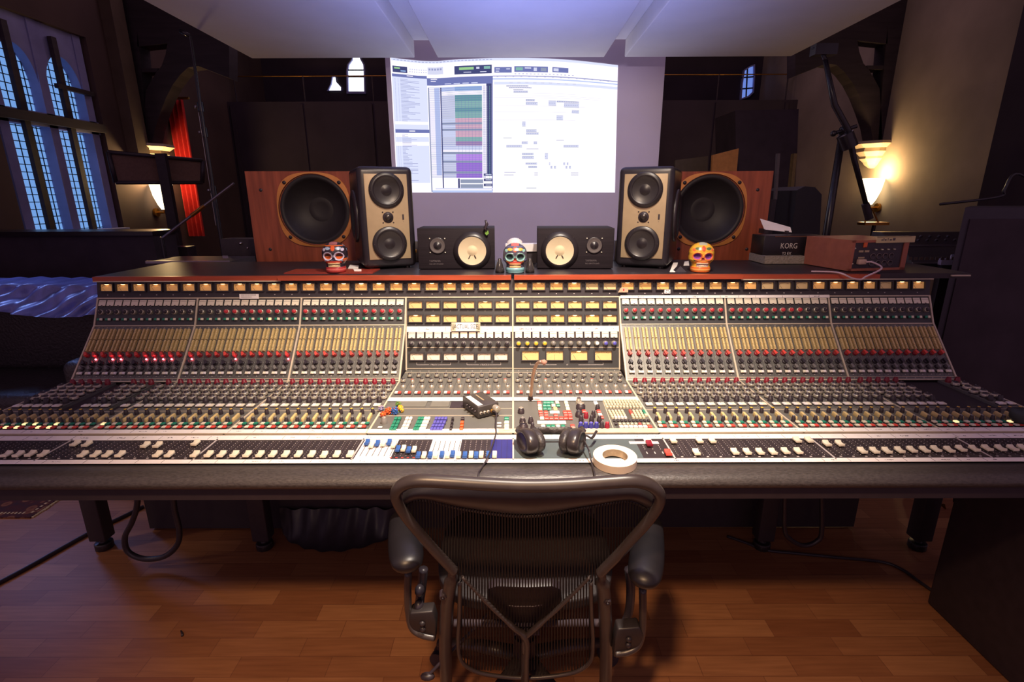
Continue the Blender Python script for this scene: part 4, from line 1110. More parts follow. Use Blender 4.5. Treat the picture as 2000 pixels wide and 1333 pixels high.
# ================================================================== on top of the console
wood_cab = mat('red_brown_veneer', rgb(150, 76, 50), 0.4, var=0.28, scale=5, stretch=(9, 9, 0.7))
cone_black = mat('black_paper_cone', (0.020, 0.016, 0.018, 1), 0.55, var=0.1)
ring_gold = mat('ochre_metal_ring', rgb(214, 142, 74), 0.45, metal=0.2, var=0.08)
cream_panel = mat('champagne_panel', rgb(172, 150, 118), 0.45, var=0.05, metal=0.15)
dome = mat('driver_rubber', (0.018, 0.014, 0.016, 1), 0.35, var=0.1)
DRV = Matrix.Identity(4)
def driver(mb, M, r, mr, ms, mc, md, depth=0.35):
    """loudspeaker driver facing local +z: ring, surround roll, cone, dust cap"""
    mb.lathe([(r, 0, mr), (r, 0.006, mr), (r * 0.97, 0.009, mr), (r * 0.87, 0.0095, ms), (r * 0.81, 0.0130, ms), (r * 0.75, 0.0095, ms), (r * 0.72, 0.0085, mc), (r * 0.34, 0.0010, mc), (r * 0.30, 0.0012, md), (r * 0.18, 0.0050, md), (0, 0.0065, md)], 40, 0, M)
# wooden bass cabinets on dark stands
def cabinet(pl, pr_, py0, py1, Y, dc, rz, label, sg):
    TL, TR, BL = atY(pl, py0, Y), atY(pr_, py0, Y), atY(pl, py1, Y)
    w = TR.x - TL.x; h = TL.z - BL.z
    M = T((TL.x + TR.x) / 2, Y, BL.z) @ RZ(rz)
    t = thing('speaker_cabinet', label, 'loudspeaker', M=M, group='wooden bass cabinets behind the desk')
    FA = RX(90)
    b = MB(); b.bb((-w / 2, 0.0, 0), (-w / 2 + 0.018, 0.42, h)); b.bb((w / 2 - 0.018, 0.0, 0), (w / 2, 0.42, h)); b.bb((-w / 2 + 0.018, 0.0, h - 0.018), (w / 2 - 0.018, 0.42, h)); b.bb((-w / 2 + 0.018, 0.004, 0), (w / 2 - 0.018, 0.42, 0.04)); b.bb((-w / 2 + 0.018, 0.40, 0.04), (w / 2 - 0.018, 0.42, h - 0.018))
    b.build('cabinet', wood_cab, t, M)
    dx, dz, r = dc
    # baffle with its round opening
    b = MB(); n = 48; k = []
    for i in range(n):
        a = 2 * math.pi * i / n; c_, s_ = math.cos(a), math.sin(a)
        k.append((dx + r * 0.90 * c_, dz + r * 0.90 * s_))
    x0, x1, z0, z1 = -w / 2 + 0.018, w / 2 - 0.018, 0.045, h - 0.018
    def edge(a):
        c_, s_ = math.cos(a), math.sin(a)
        tt = min([(x1 - dx) / c_ if c_ > 1e-6 else 9, (x0 - dx) / c_ if c_ < -1e-6 else 9, (z1 - dz) / s_ if s_ > 1e-6 else 9, (z0 - dz) / s_ if s_ < -1e-6 else 9])
        return (dx + tt * c_, dz + tt * s_)
    angs = sorted([2 * math.pi * i / n for i in range(n)] + [math.atan2(zz - dz, xx - dx) % (2 * math.pi) for xx in (x0, x1) for zz in (z0, z1)])
    m_ = len(angs)
    vs = [(dx + r * 0.9 * math.cos(a), 0, dz + r * 0.9 * math.sin(a)) for a in angs] + [(edge(a)[0], 0, edge(a)[1]) for a in angs]
    b.add(vs, [(i, (i + 1) % m_, m_ + (i + 1) % m_, m_ + i) for i in range(m_)], 0)
    for (xx, zz) in ((x0 + 0.05, z1 - 0.075), (x1 - 0.05, z1 - 0.075), (x0 + 0.06, z0 + 0.07), (x1 - 0.07, z0 + 0.07)): b.lathe([(0.009, 0), (0.006, 0.003), (0, 0.003)], 10, 1, T(xx, 0, zz) @ FA)
    b.build('baffle', [wood_cab, black], t, M)
    b = MB(); b.bb((-w / 2 + 0.018, -0.001, 0), (w / 2 - 0.018, 0.003, 0.045)); b.build('plinth', black, t, M)
    # ring frame
    b = MB(); ro = []; ri = []
    N_ = 96
    for i in range(N_):
        a = 2 * math.pi * i / N_
        s2 = abs(math.sin(2 * a)); ro.append(r * (1.0 + 0.10 * s2 ** 2.4)); ri.append(r * 0.962)
    vs = []
    for (rr, yy) in ((ri, -0.012), (ro, -0.010), (ro, 0.0), (ri, 0.0)):
        vs += [(dx + rr[i] * math.cos(2 * math.pi * i / N_), yy, dz + rr[i] * math.sin(2 * math.pi * i / N_)) for i in range(N_)]
    fs = []
    for L_ in range(3): fs += [(L_ * N_ + i, L_ * N_ + (i + 1) % N_, (L_ + 1) * N_ + (i + 1) % N_, (L_ + 1) * N_ + i) for i in range(N_)]
    b.add(vs, fs, 0)
    for q in range(4):
        a = R(45 + 90 * q); b.lathe([(0.0095, 0), (0.0095, 0.004), (0, 0.004)], 10, 1, T(dx + r * 1.03 * math.cos(a), -0.011, dz + r * 1.03 * math.sin(a)) @ FA)
    b.build('ring_frame', [ring_gold, black], t, M)
    b = MB(); rr = r * 0.968
    b.lathe([(rr, 0.0), (rr * 0.985, -0.004), (rr * 0.93, 0.004), (rr * 0.87, 0.001), (rr * 0.84, -0.006), (rr * 0.36, -0.115), (rr * 0.34, -0.113), (rr * 0.2, -0.119), (0, -0.121)], 56, 0, T(dx, -0.002, dz) @ FA)
    b.build('cone', cone_black, t, M)
    return t, M, w, BL.z
t, M, w, zb = cabinet(481, 694, 335, 529, 2.78, (0.052, 0.318, 0.190), 4, 'wooden bass cabinet left of the desk, orange ring round its black cone', -1)
t2, M2, w2, zb2 = cabinet(1310, 1508, 335, 529, 2.78, (-0.045, 0.318, 0.190), -4, 'wooden bass cabinet right of the desk, with orange ring round its cone', 1)
for MM_, ww, zz, nm in ((M, w, zb, 'left'), (M2, w2, zb2, 'right')):
    st = thing('speaker_stand', 'black stand under the %s wooden bass cabinet' % nm, 'stand', M=T(MM_.translation.x, MM_.translation.y, 0))
    q = MB(); q.bb((-ww / 2 - 0.0, 0.02, zz - 0.03), (ww / 2, 0.42, zz)); q.build('top_plate', body, st, WM[st.name])
    q = MB(); q.bb((-0.08, 0.14, 0.03), (0.08, 0.30, zz - 0.03)); q.build('column', body, st, WM[st.name])
    q = MB(); q.bb((-0.25, 0.04, 0), (0.25, 0.40, 0.03)); q.build('base', body, st, WM[st.name])

# tall three-way monitors
def monitor(px, py_top, Y, rz, label, sg):
    c = atY(px, 520, Y); M = T(c.x, Y, ZT) @ RZ(rz)
    t = thing('studio_monitor', label, 'loudspeaker', M=M, group='tall black monitors on the desk')
    w, d = 0.232, 0.34; h = atY(px, py_top, Y).z - ZT - 0.008
    q = MB(); q.bb((-w / 2, 0, 0.008), (w / 2, d, h + 0.008)); q.build('enclosure', mat('monitor_black', (0.020, 0.016, 0.021, 1), 0.33, var=0.12), t, M, bevel=0.022, seg=4)
    q = MB(); 
    for xx in (-0.08, 0.08):
        for yy in (0.04, 0.28): q.cyl((xx, yy, 0), (xx, yy, 0.01), 0.012, n=10)
    q.build('feet', dark_metal, t, M)
    pw, z0, z1 = 0.180, 0.045, h - 0.022
    q = MB(); q.bb((-pw / 2, -0.004, z0), (pw / 2, 0.002, z1)); fp_ = q.build('front_panel', [cream_panel], t, M, bevel=0.002)
    zc = (z0 + z1) / 2; F = RX(90)
    q = MB()
    for zz in (zc + 0.112, zc - 0.112):
        q = MB(); driver(q, M.__class__.Identity(4) @ T(0, -0.004, zz) @ F, 0.074, 0, 0, 1, 0, 0.30)
        for k in range(6):
            a = R(60 * k); q.ball((0.066 * math.cos(a), -0.0115, zz + 0.066 * math.sin(a)), 0.0022, 8, 2)
        q.build('woofer', [dome, mat('grey_black_cone', (0.030, 0.026, 0.026, 1), 0.33, var=0.1), silver], t, M)
    q = MB(); q.lathe([(0.023, 0, 0), (0.022, 0.004, 0), (0.016, 0.005, 1), (0.012, 0.010, 1), (0.006, 0.0125, 1), (0, 0.013, 1)], 24, 0, T(0, -0.004, zc) @ F)
    for a in (45, 135, 225, 315): q.lathe([(0.0030, 0), (0.0030, 0.002), (0, 0.002)], 8, 0, T(0.031 * math.cos(R(a)), -0.004, zc + 0.031 * math.sin(R(a))) @ F)
    q.build('tweeter', [black, mat('tweeter_dome', (0.06, 0.05, 0.045, 1), 0.25, metal=0.6, var=0.1)], t, M)
    q = MB(); q.bb((0.061, -0.006, zc - 0.010), (0.068, -0.003, zc + 0.012), 0); q.ball((0.0645, -0.005, zc - 0.017), 0.0016, 8, 1); q.build('badge', [black, silver], t, M)
    # side woofer with glossy cone
    SW = T(sg * (w / 2 + 0.001), d * 0.52, zc) @ RY(90 * sg)
    q = MB(); driver(q, SW, 0.115, 0, 0, 1, 1, 0.22); q.build('side_woofer', [soft_black, mat('glossy_side_cone', (0.05, 0.05, 0.08, 1), 0.12, metal=0.7, var=0.05)], t, M)
    return t
monitor(764, 325, 2.27, 22.5, 'tall black monitor with champagne front at the left end of the speaker row', -1)
monitor(1251, 325, 2.27, -22.5, 'tall black monitor with champagne front at the right end of the speaker row', 1)

# low black bookshelf speakers with white cones
white_cone = mat('white_paper_cone', rgb(204, 186, 152), 0.7, var=0.04)
def bookshelf(pl, pr_, Y, rz, label, flip):
    a, b = atY(pl, 532, Y), atY(pr_, 532, Y); w = b.x - a.x; h = atY((pl + pr_) / 2, 446, Y).z - ZT - 0.004
    M = T((a.x + b.x) / 2, Y, ZT) @ RZ(rz)
    t = thing('bookshelf_speaker', label, 'loudspeaker', M=M, group='low black speakers with white cones')
    q = MB(); q.bb((-w / 2, 0, 0.004), (w / 2, 0.20, h + 0.004)); q.build('cabinet', mat('black_ash', (0.016, 0.011, 0.014, 1), 0.7, spec=0.2, var=0.25, scale=10, stretch=(0.5, 4, 14)), t, M, bevel=0.002)
    q = MB(); q.bb((-w / 2 + 0.01, 0.01, 0), (w / 2 - 0.01, 0.19, 0.005)); q.build('felt_pad', dark, t, M)
    s = -1 if flip else 1; F = RX(90)
    cx, cz = s * w * 0.205, h * 0.47
    q = MB(); r = 0.082
    q.lathe([(r, 0, 0), (r, 0.004, 0), (r * 0.84, 0.006, 0), (r * 0.79, 0.0125, 0), (r * 0.74, 0.011, 1), (r * 0.30, 0.0015, 1), (r * 0.265, 0.0015, 2), (r * 0.2, 0.005, 2), (0, 0.0075, 2)], 40, 0, T(cx, 0, cz) @ F)
    for k in range(4):
        aa = R(45 + 90 * k); q.lathe([(0.004, 0), (0.004, 0.002), (0, 0.002)], 8, 3, T(cx + 0.074 * math.cos(aa) * 1.06, 0, cz + 0.074 * math.sin(aa) * 1.06) @ F)
    for sx_ in (-1, 1): q.cyl((cx + sx_ * 0.009, -0.005, cz - 0.019), (cx + sx_ * 0.016, -0.0075, cz - 0.032), 0.0019, n=6, m=0)
    q.build('woofer', [dome, white_cone, mat('cream_dust_cap', rgb(206, 186, 150), 0.7, var=0.05), silver], t, M)
    cx2, cz2 = -s * w * 0.245, h * 0.60
    q = MB(); q.lathe([(0.036, 0, 0), (0.036, 0.003, 0), (0.032, 0.004, 1), (0.026, 0.002, 1), (0.018, 0.001, 0), (0.013, 0.003, 0), (0.006, 0.008, 0), (0, 0.009, 0)], 28, 0, T(cx2, 0, cz2) @ F)
    for k in range(4):
        aa = R(45 + 90 * k); q.lathe([(0.0035, 0), (0.003, 0.003), (0, 0.003)], 8, 2, T(cx2 + 0.046 * math.cos(aa), 0, cz2 + 0.042 * math.sin(aa)) @ F)
    q.build('tweeter', [dome, mat('tweeter_ring', rgb(84, 76, 74), 0.5, var=0.1), silver], t, M)
    q = MB(); tx = -s * w * 0.36 if not flip else w * 0.145
    q.text('YAMAHA', 0.0120, T(-w * 0.36 if not flip else w * 0.135, -0.0008, h * 0.22) @ F, 0, 0.0003, 'LEFT')
    q.text('NS-10M STUDIO', 0.0085, T(-w * 0.36 if not flip else w * 0.135, -0.0008, h * 0.145) @ F, 0, 0.0003, 'LEFT')
    q.build('lettering', mat('dim_print', rgb(96, 86, 88), 0.6, var=0.1), t, M)
    return t
bookshelf(819, 967, 2.25, 2, 'low black speaker with white cone standing left of the middle skull', False)
bookshelf(1049, 1196, 2.25, -2, 'low black speaker with white cone standing right of the middle skull', True)

# painted skulls
def skull(px, py, Y, wpx, pal, label, rz=0):
    c = atY(px, py, Y); sc = wpx / 1000 * (Y * 1.045) / 0.104
    M = T(c.x, Y, ZT) @ RZ(rz) @ Matrix.Scale(sc, 4)
    rows = [(0.0, 0.033, 0.040, 0.034), (0.002, 0.038, 0.045, 0.036), (0.012, 0.040, 0.047, 0.037), (0.020, 0.039, 0.045, 0.036), (0.025, 0.036, 0.041, 0.035), (0.034, 0.036, 0.040, 0.036), (0.040, 0.039, 0.043, 0.038), (0.046, 0.045, 0.045, 0.040),
            (0.052, 0.050, 0.045, 0.043), (0.060, 0.0505, 0.043, 0.047), (0.070, 0.050, 0.043, 0.050), (0.080, 0.050, 0.044, 0.051), (0.092, 0.0475, 0.042, 0.049), (0.103, 0.041, 0.036, 0.043), (0.112, 0.032, 0.028, 0.033), (0.119, 0.019, 0.017, 0.019), (0.1215, 0.008, 0.007, 0.008)]
    zs = [r_[0] for r_ in rows]
    def prof(z, k):
        for a, b in zip(rows, rows[1:]):
            if z <= b[0]:
                tt = (z - a[0]) / (b[0] - a[0]); tt = tt * tt * (3 - 2 * tt) if False else tt
                return a[k] + (b[k] - a[k]) * tt
        return rows[-1][k]
    nu, nv = 150, 150
    EY = ((-0.0220, 0.0665), (0.0220, 0.0665))
    def col(x, z, front):
        if z < 0.0225: return 8 if front and 0.008 < z < 0.016 else 7
        if not front: return 0 if (math.sin(x * 220) * math.sin(z * 190)) < 0.45 else 9
        for ex, ez in EY:
            d = math.hypot((x - ex) / 0.0175, (z - ez) / 0.0150)
            if d < 0.78: return 3 if z < ez - 0.001 else 2
            if d < 1.12: return 1
        if abs(x) < 0.0065 * (0.064 - z) / 0.012 + 0.0015 and 0.0495 < z < 0.063: return 4
        if 0.0235 < z < 0.0405 and abs(x) < 0.0235: return 6 if not (abs(z - (0.0325 - x * x * 4)) < 0.0012) else 2
        if 0.040 < z < 0.0455 + 0.002 and abs(x) < 0.030: return 5
        if abs(x) > 0.036 and 0.044 < z < 0.058: return 10
        if z > 0.086:
            if math.hypot(x / 0.008, (z - 0.098) / 0.011) < 1: return 11
            for sx_ in (-1, 1):
                if math.hypot((x - sx_ * 0.021) / 0.011, (z - 0.098) / 0.0055) < 1: return 9
                if math.hypot((x - sx_ * 0.036) / 0.006, (z - 0.093) / 0.006) < 1: return 1
            if z > 0.112 and abs(x) < 0.016: return 12
            if 0.106 < z < 0.110: return 10
        if abs(x) > 0.020 and 0.046 < z < 0.053: return 9
        return 0
    S_ = MB(); vs = []; cl = []
    for j in range(nv + 1):
        z = 0.1215 * j / nv
        wx, yf, yb = prof(z, 1), prof(z, 2), prof(z, 3)
        for i in range(nu):
            a = 2 * math.pi * i / nu; c_, s_ = math.cos(a), math.sin(a)
            e = 0.85
            x = wx * (abs(c_) ** e) * (1 if c_ >= 0 else -1); y = (yb if s_ > 0 else yf) * (abs(s_) ** e) * (1 if s_ > 0 else -1)
            if s_ < 0:
                for ex, ez in EY:
                    d = math.hypot((x - ex) / 0.0165, (z - ez) / 0.0140)
                    if d < 1: y += 0.017 * (1 - d * d)
                    elif d < 1.3: y -= 0.0015
                if abs(x) < 0.006 and 0.050 < z < 0.062: y += 0.007
                if 0.025 < z < 0.040 and abs(x) < 0.0235 and abs(z - 0.0325) > 0.001: y -= 0.003
            vs.append((x, y, z))
    fs = []; ms = []
    for j in range(nv):
        for i in range(nu):
            i2 = (i + 1) % nu
            f = (j * nu + i, j * nu + i2, (j + 1) * nu + i2, (j + 1) * nu + i)
            cx = sum(vs[q][0] for q in f) / 4; cy = sum(vs[q][1] for q in f) / 4; cz = sum(vs[q][2] for q in f) / 4
            fs.append(f); ms.append(col(cx, cz, cy < -0.002))
    fs.append(tuple(range(nu))[::-1]); ms.append(7); fs.append(tuple(nv * nu + i for i in range(nu))); ms.append(12)
    S_.add(vs, fs, ms, True)
    mats_ = [mat('skull_paint_%d_%d_%d' % p, rgb(*p), 0.3, var=0.12, scale=300) for p in pal]
    o = S_.build('painted_skull', mats_, None, M)
    return tag(o, label, 'skull', 'painted skulls in front of the speakers')
# base, ring, eye, eye-low, nose, lips, teeth, jaw, jaw line, spots, cheek, drop, crown
skull(657, 527, 2.17, 47, [(44, 36, 46), (196, 186, 206), (40, 30, 40), (206, 96, 44), (48, 40, 70), (196, 66, 48), (222, 190, 142), (170, 52, 50), (206, 96, 90), (150, 166, 190), (198, 96, 44), (204, 88, 44), (150, 90, 90)],
      'dark painted skull with orange eyes in front of the left bass cabinet', 8)
skull(1006, 530, 2.17, 46, [(70, 66, 80), (128, 168, 160), (40, 34, 44), (66, 90, 92), (178, 66, 34), (206, 80, 66), (226, 176, 120), (122, 164, 168), (90, 130, 136), (214, 160, 66), (90, 90, 120), (212, 76, 46), (190, 90, 80)],
      'teal-eyed painted skull standing between the two low speakers', 0)
skull(1367, 527, 2.17, 46, [(224, 166, 54), (222, 110, 60), (74, 40, 110), (150, 80, 170), (170, 80, 60), (226, 122, 62), (236, 206, 170), (222, 104, 44), (240, 160, 80), (84, 106, 66), (224, 176, 60), (206, 80, 44), (170, 170, 150)],
      'orange and yellow painted skull beside the right tall monitor', -8)

# small things along the shelf
def plain(name, mb, m, label, cat, group=None, **k):
    return tag(mb.build(name, m, **k), label, cat, group)
for px, w_ in ((976, 'left'), (1035, 'right')):
    c = atY(px, 531, 2.15); q = MB()
    q.lathe([(0.0, 0), (0.0195, 0), (0.0185, 0.012), (0.010, 0.044), (0.0075, 0.047), (0.0075, 0.056), (0.004, 0.060), (0, 0.060)], 18, 0, T(c.x, 2.16, ZT))
    plain('pawn_weight', q, mat('glossy_black_weight', (0.03, 0.025, 0.025, 1), 0.18, var=0.1), 'small glossy black cone at the %s side of the teal-eyed skull' % w_, 'ornament', 'black cones beside the middle skull')
c = atY(1016, 500, 2.48)
q = MB(); q.bb((c.x - 0.070, 2.48, ZT + 0.055), (c.x + 0.095, 2.55, c.z + 0.055)); q.lathe([(0.038, 0), (0.036, 0.012), (0.02, 0.024), (0, 0.028)], 20, 0, T(c.x - 0.026, 2.52, c.z + 0.055)); q.bb((c.x - 0.06, 2.49, ZT), (c.x + 0.08, 2.54, ZT + 0.056), 1)
plain('desk_device', q, [white, body], 'white rounded device behind the middle painted skull', 'device')
for px, lb in ((1208, 'left of the right tall monitor'), (809, 'right of the left tall monitor')):
    c = atY(px, 500, 2.54); q = MB(); q.bb((c.x - 0.018, 2.54, ZT), (c.x + 0.020, 2.59, ZT + 0.10), 0); q.bb((c.x - 0.010, 2.538, ZT + 0.045), (c.x + 0.014, 2.54, ZT + 0.062), 1)
    plain('junction_box', q, [black, brass], 'small black box with brass plate, just %s' % lb, 'box', bevel=0.002)
c = atY(949, 440, 2.245)
q = MB(); q.tube([atY(948, 430, 2.24), atY(951, 438, 2.24), atY(947, 446, 2.24), atY(950, 452, 2.24)], [0.004, 0.007, 0.006, 0.004], 8, 0); q.prism([(-0.007, 0.012), (0.006, 0.013), (0.008, 0.001), (-0.001, -0.007), (-0.008, 0.0)], 0.002, 1, T(atY(951, 457, 2.24).x, 2.243, atY(951, 457, 2.24).z) @ RX(90))
plain('key_tag', q, [black, mat('lime_tag', rgb(110, 150, 60), 0.4, var=0.1)], 'black strap with a lime pick hung over the left low speaker', 'key ring')
def card(pts, m, name, label, cat, z=ZT, h=0.002, group=None):
    P_ = [atZ(px, py, z) for px, py in pts]
    q = MB(); q.prism([(p.x, p.y) for p in P_], h, 0, T(0, 0, z)); return plain(name, q, m, label, cat, group)
card(((680, 527), (684, 520), (701, 522), (700, 527)), paper, 'paper_slip', 'white paper slip right behind the dark skull with orange eyes', 'paper', group='paper slips on the shelf')
card(((692, 532), (690, 528), (706, 529), (706, 532)), paper, 'paper_slip', 'white paper slip at the foot of the left tall monitor', 'paper', group='paper slips on the shelf')
card(((1308, 532), (1315, 514), (1324, 514), (1319, 532)), paper, 'paper_strip', 'curled white strip at the foot of the right tall monitor', 'paper', group='paper slips on the shelf')
card(((1337, 512), (1345, 511), (1346, 519), (1335, 519)), paper, 'paper_slip', 'small white slip just left of the orange and yellow skull', 'paper', group='paper slips on the shelf')
c = atY(1329, 529, 2.16); q = MB(); q.add([(c.x - 0.026, 2.15, ZT), (c.x + 0.024, 2.15, ZT), (c.x + 0.03, 2.20, ZT), (c.x - 0.02, 2.20, ZT), (c.x - 0.002, 2.16, ZT + 0.024), (c.x + 0.002, 2.195, ZT + 0.028)], [(0, 1, 4), (1, 2, 5, 4), (2, 3, 5), (3, 0, 4, 5), (3, 2, 1, 0)])
plain('folded_cloth', q, soft_black, 'small folded black cloth beside the orange and yellow skull', 'cloth')
q = MB(); a_, b_ = atZ(568, 531, ZT), atZ(735, 531, ZT); q.bb((a_.x, 2.135, ZT), (b_.x, 2.26, ZT + 0.0045)); plain('mat_board', q, mat('red_board', rgb(150, 58, 46), 0.25, var=0.1), 'thin dark red board under the dark skull with orange eyes', 'board')
a_, b_ = atZ(1330, 531, ZT), atZ(1440, 531, ZT)
for o in list(bpy.data.objects):
    if o.name.startswith('painted_skull') and o.location.x < -0.3: o.location.z += 0.0045
for o in bpy.data.objects:
    if o.name in ('paper_slip', 'paper_slip.001'): o.location.z += 0.0046

# cards and signs stuck to the console
MCF = pframe(0, Y_CE, ZD, Y_UP1, Z_UP1); p0 = MCF.translation; nrm = MCF.to_3x3() @ V(0, 0, 1); inv = MCF.inverted()
def L2(px, py, lift=0.0): 
    return inv @ atP(px, py, p0 + nrm * lift, nrm)
A_, B_ = L2(882.5, 647), L2(938.5, 630.5)
q = MB(); q.bb((A_.x, A_.y, 0.012), (B_.x, B_.y, 0.013), 0); q.bb((A_.x + 0.018, A_.y, 0.013), (B_.x - 0.018, B_.y, 0.0136), 1); q.text('ACTUAL SIZE', 0.0250, T((A_.x + B_.x) / 2, (A_.y + B_.y) / 2, 0.0137), 2, 0.0002, sx=0.66)
q.bb((A_.x + 0.002, A_.y + 0.004, 0.0), (A_.x + 0.012, B_.y - 0.004, 0.013), 0); q.bb((B_.x - 0.012, A_.y + 0.004, 0.0), (B_.x - 0.002, B_.y - 0.004, 0.013), 0)
plain('paper_sign', q, [mat('masking_tape', rgb(206, 196, 168), 0.7, var=0.06), paper, mat('grey_lettering', rgb(74, 64, 66), 0.7, var=0.05)], 'small paper sign reading ACTUAL SIZE taped below the middle meters', 'sign', M=MCF)
MBR2 = MBR.inverted(); nb = MBR.to_3x3() @ V(0, 0, 1)
def L3(px, py): return MBR2 @ atP(px, py, MBR.translation + nb * 0.012, nb)
A_, B_ = L3(467.5, 584), L3(505, 574.5)
q = MB(); q.bb((A_.x, A_.y, 0.0105), (B_.x, B_.y, 0.0115), 0); q.bb((A_.x + 0.006, A_.y + 0.002, 0), (B_.x - 0.006, B_.y - 0.002, 0.0105), 0)
for r_ in range(2):
    for k in range(9 if r_ else 13): q.bb((A_.x + 0.008 + k * 0.0048, A_.y + 0.006 + (1 - r_) * 0.008, 0.0115), (A_.x + 0.011 + k * 0.0048, A_.y + 0.0085 + (1 - r_) * 0.008, 0.0118), 1)
plain('label_card', q, [paper, ink], 'small white card with two printed lines under the left meters', 'card', M=MBR)
A_, B_ = L3(1207, 571.5), L3(1227, 562)
q = MB(); q.prism([(A_.x, A_.y), (B_.x, A_.y), (B_.x, B_.y), (A_.x + 0.012, B_.y)], 0.001, 0, T(0, 0, 0.0105)); q.bb((A_.x + 0.008, A_.y + 0.003, 0), (B_.x - 0.004, B_.y - 0.003, 0.0105), 0); q.bb(((A_.x + B_.x) / 2, A_.y + 0.006, 0.0115), ((A_.x + B_.x) / 2 + 0.005, B_.y - 0.005, 0.0118), 1)
plain('label_card', q, [mat('brown_card', rgb(190, 160, 130), 0.7, var=0.06), red_m], 'slanted tan card stuck over a meter right of the desk middle', 'card', M=MBR)
A_, B_ = L3(1298, 573.5), L3(1309.5, 566)
q = MB(); q.bb((A_.x, A_.y, 0), (B_.x, B_.y, 0.0115), 0)
for k, (u, v_) in enumerate(((0.2, 0.2), (0.5, 0.6), (0.7, 0.25), (0.25, 0.65))): q.bb((A_.x + (B_.x - A_.x) * u, A_.y + (B_.y - A_.y) * v_, 0.0115), (A_.x + (B_.x - A_.x) * (u + 0.2), A_.y + (B_.y - A_.y) * (v_ + 0.2), 0.0118), 1)
plain('label_card', q, [paper, ink], 'tiny white square label under the meters above the long tape', 'card', M=MBR)

# things lying on the desk
# black headphone amplifier with a slanted white label
cB = atZ(938, 806, ZD)
MBX = T(cB.x, cB.y + 0.012, ZD + 0.003) @ RZ(31)
t = thing('headphone_amplifier', 'small black metal box with white label lying askew on the desk', 'amplifier', M=MBX)
bw, bd, bh = 0.076, 0.115, 0.040
q = MB(); q.bb((-bw / 2, -bd / 2, 0), (bw / 2, bd / 2, bh)); q.build('case', mat('black_amplifier_case', (0.05, 0.042, 0.04, 1), 0.4, var=0.15), t, MBX, bevel=0.003)
q = MB(); q.bb((-bw / 2 + 0.004, -bd / 2 + 0.008, bh), (-bw / 2 + 0.022, bd / 2 - 0.016, bh + 0.0006)); q.build('label', paper, t, MBX)
q = MB(); q.bb((0.002, -0.016, bh), (0.007, 0.040, bh + 0.0005)); q.build('printed_logo', cream_panel, t, MBX)
for k in range(4):
    q = MB(); xx = -bw / 2 + 0.010 + k * 0.013; q.lathe([(0.0055, 0, 0), (0.005, 0.005, 0), (0.003, 0.006, 1), (0, 0.006, 1)], 12, 0, T(xx, -bd / 2, 0.017) @ RX(90)); q.build('jack_socket', [silver if k < 3 else brass, black], t, MBX)
q = MB(); q.lathe([(0.0115, 0), (0.0105, 0.018), (0.009, 0.020), (0, 0.020)], 18, 0, T(bw / 2 - 0.014, -bd / 2, 0.024) @ RX(90)); q.build('volume_knob', silver, t, MBX)
for k in range(4):
    q = MB(); q.lathe([(0.0048, 0), (0.004, 0.007), (0, 0.007)], 10, 0, T(-bw / 2, -0.038 + k * 0.02, 0.018) @ RY(-90)); q.build('trim_knob', dark_metal, t, MBX)
q = MB(); pA = MBX @ V(bw / 2 - 0.026, -bd / 2 - 0.006, 0.017)
pts = [pA, pA + V(0.012, -0.02, 0.0)] + [atZ(px, py, zz) for px, py, zz in ((968, 832, ZD + 0.012), (969, 845, ZD + 0.012), (963, 866, ZD + 0.016), (955, 888, ZD + 0.018), (946, 906, ZD + 0.008), (938, 918, ZD + 0.007))] + [V(atZ(936, 922, ZD).x, 1.170, 0.7845), V(atZ(936, 922, ZD).x, 1.150, 0.776), V(atZ(936, 922, ZD).x, 1.141, 0.758), V(atZ(936, 922, ZD).x, 1.142, 0.73), V(atZ(936, 922, ZD).x, 1.146, 0.68)]
q.tube(smooth_path(pts, 6), 0.0022, 7); plain('audio_cable', q, soft_black, 'thin black cable running from the black box over the padded edge', 'cable')
# beaded figures
def beads(pts, label, seed):
    q = MB(); rr = random.Random(seed)
    ms = [orange_m, blue_m, yellow_m, mat('leaf_green', rgb(96, 130, 60), 0.4, var=0.1), mat('lilac_bead', rgb(150, 140, 170), 0.4, var=0.1)]
    for (px, py, zz, r, m) in pts:
        c = atZ(px, py, ZD + zz)
        for k in range(46):
            u = rr.uniform(-1, 1); a = rr.uniform(0, 6.283); s_ = math.sqrt(1 - u * u)
            q.ball((c.x + r * s_ * math.cos(a), c.y + r * s_ * math.sin(a), max(ZD + 0.002, c.z + r * u)), 0.0026, 6, m if rr.random() < 0.85 else rr.randrange(5))
        q.ball(c, r * 0.9, 10, m)
    return plain('beaded_figure', q, ms, label, 'ornament', 'small beaded figures on the desk')
beads([(771, 803, 0.012, 0.0125, 1), (782, 797, 0.012, 0.008, 2), (778, 790, 0.012, 0.008, 3), (785, 802, 0.008, 0.005, 2)], 'small blue and yellow beaded figure on the desk panel edge', 5)
beads([(758, 803, 0.012, 0.011, 0), (748, 810, 0.010, 0.008, 0), (744, 798, 0.012, 0.0085, 4)], 'small orange beaded figure standing left of the blue one', 6)

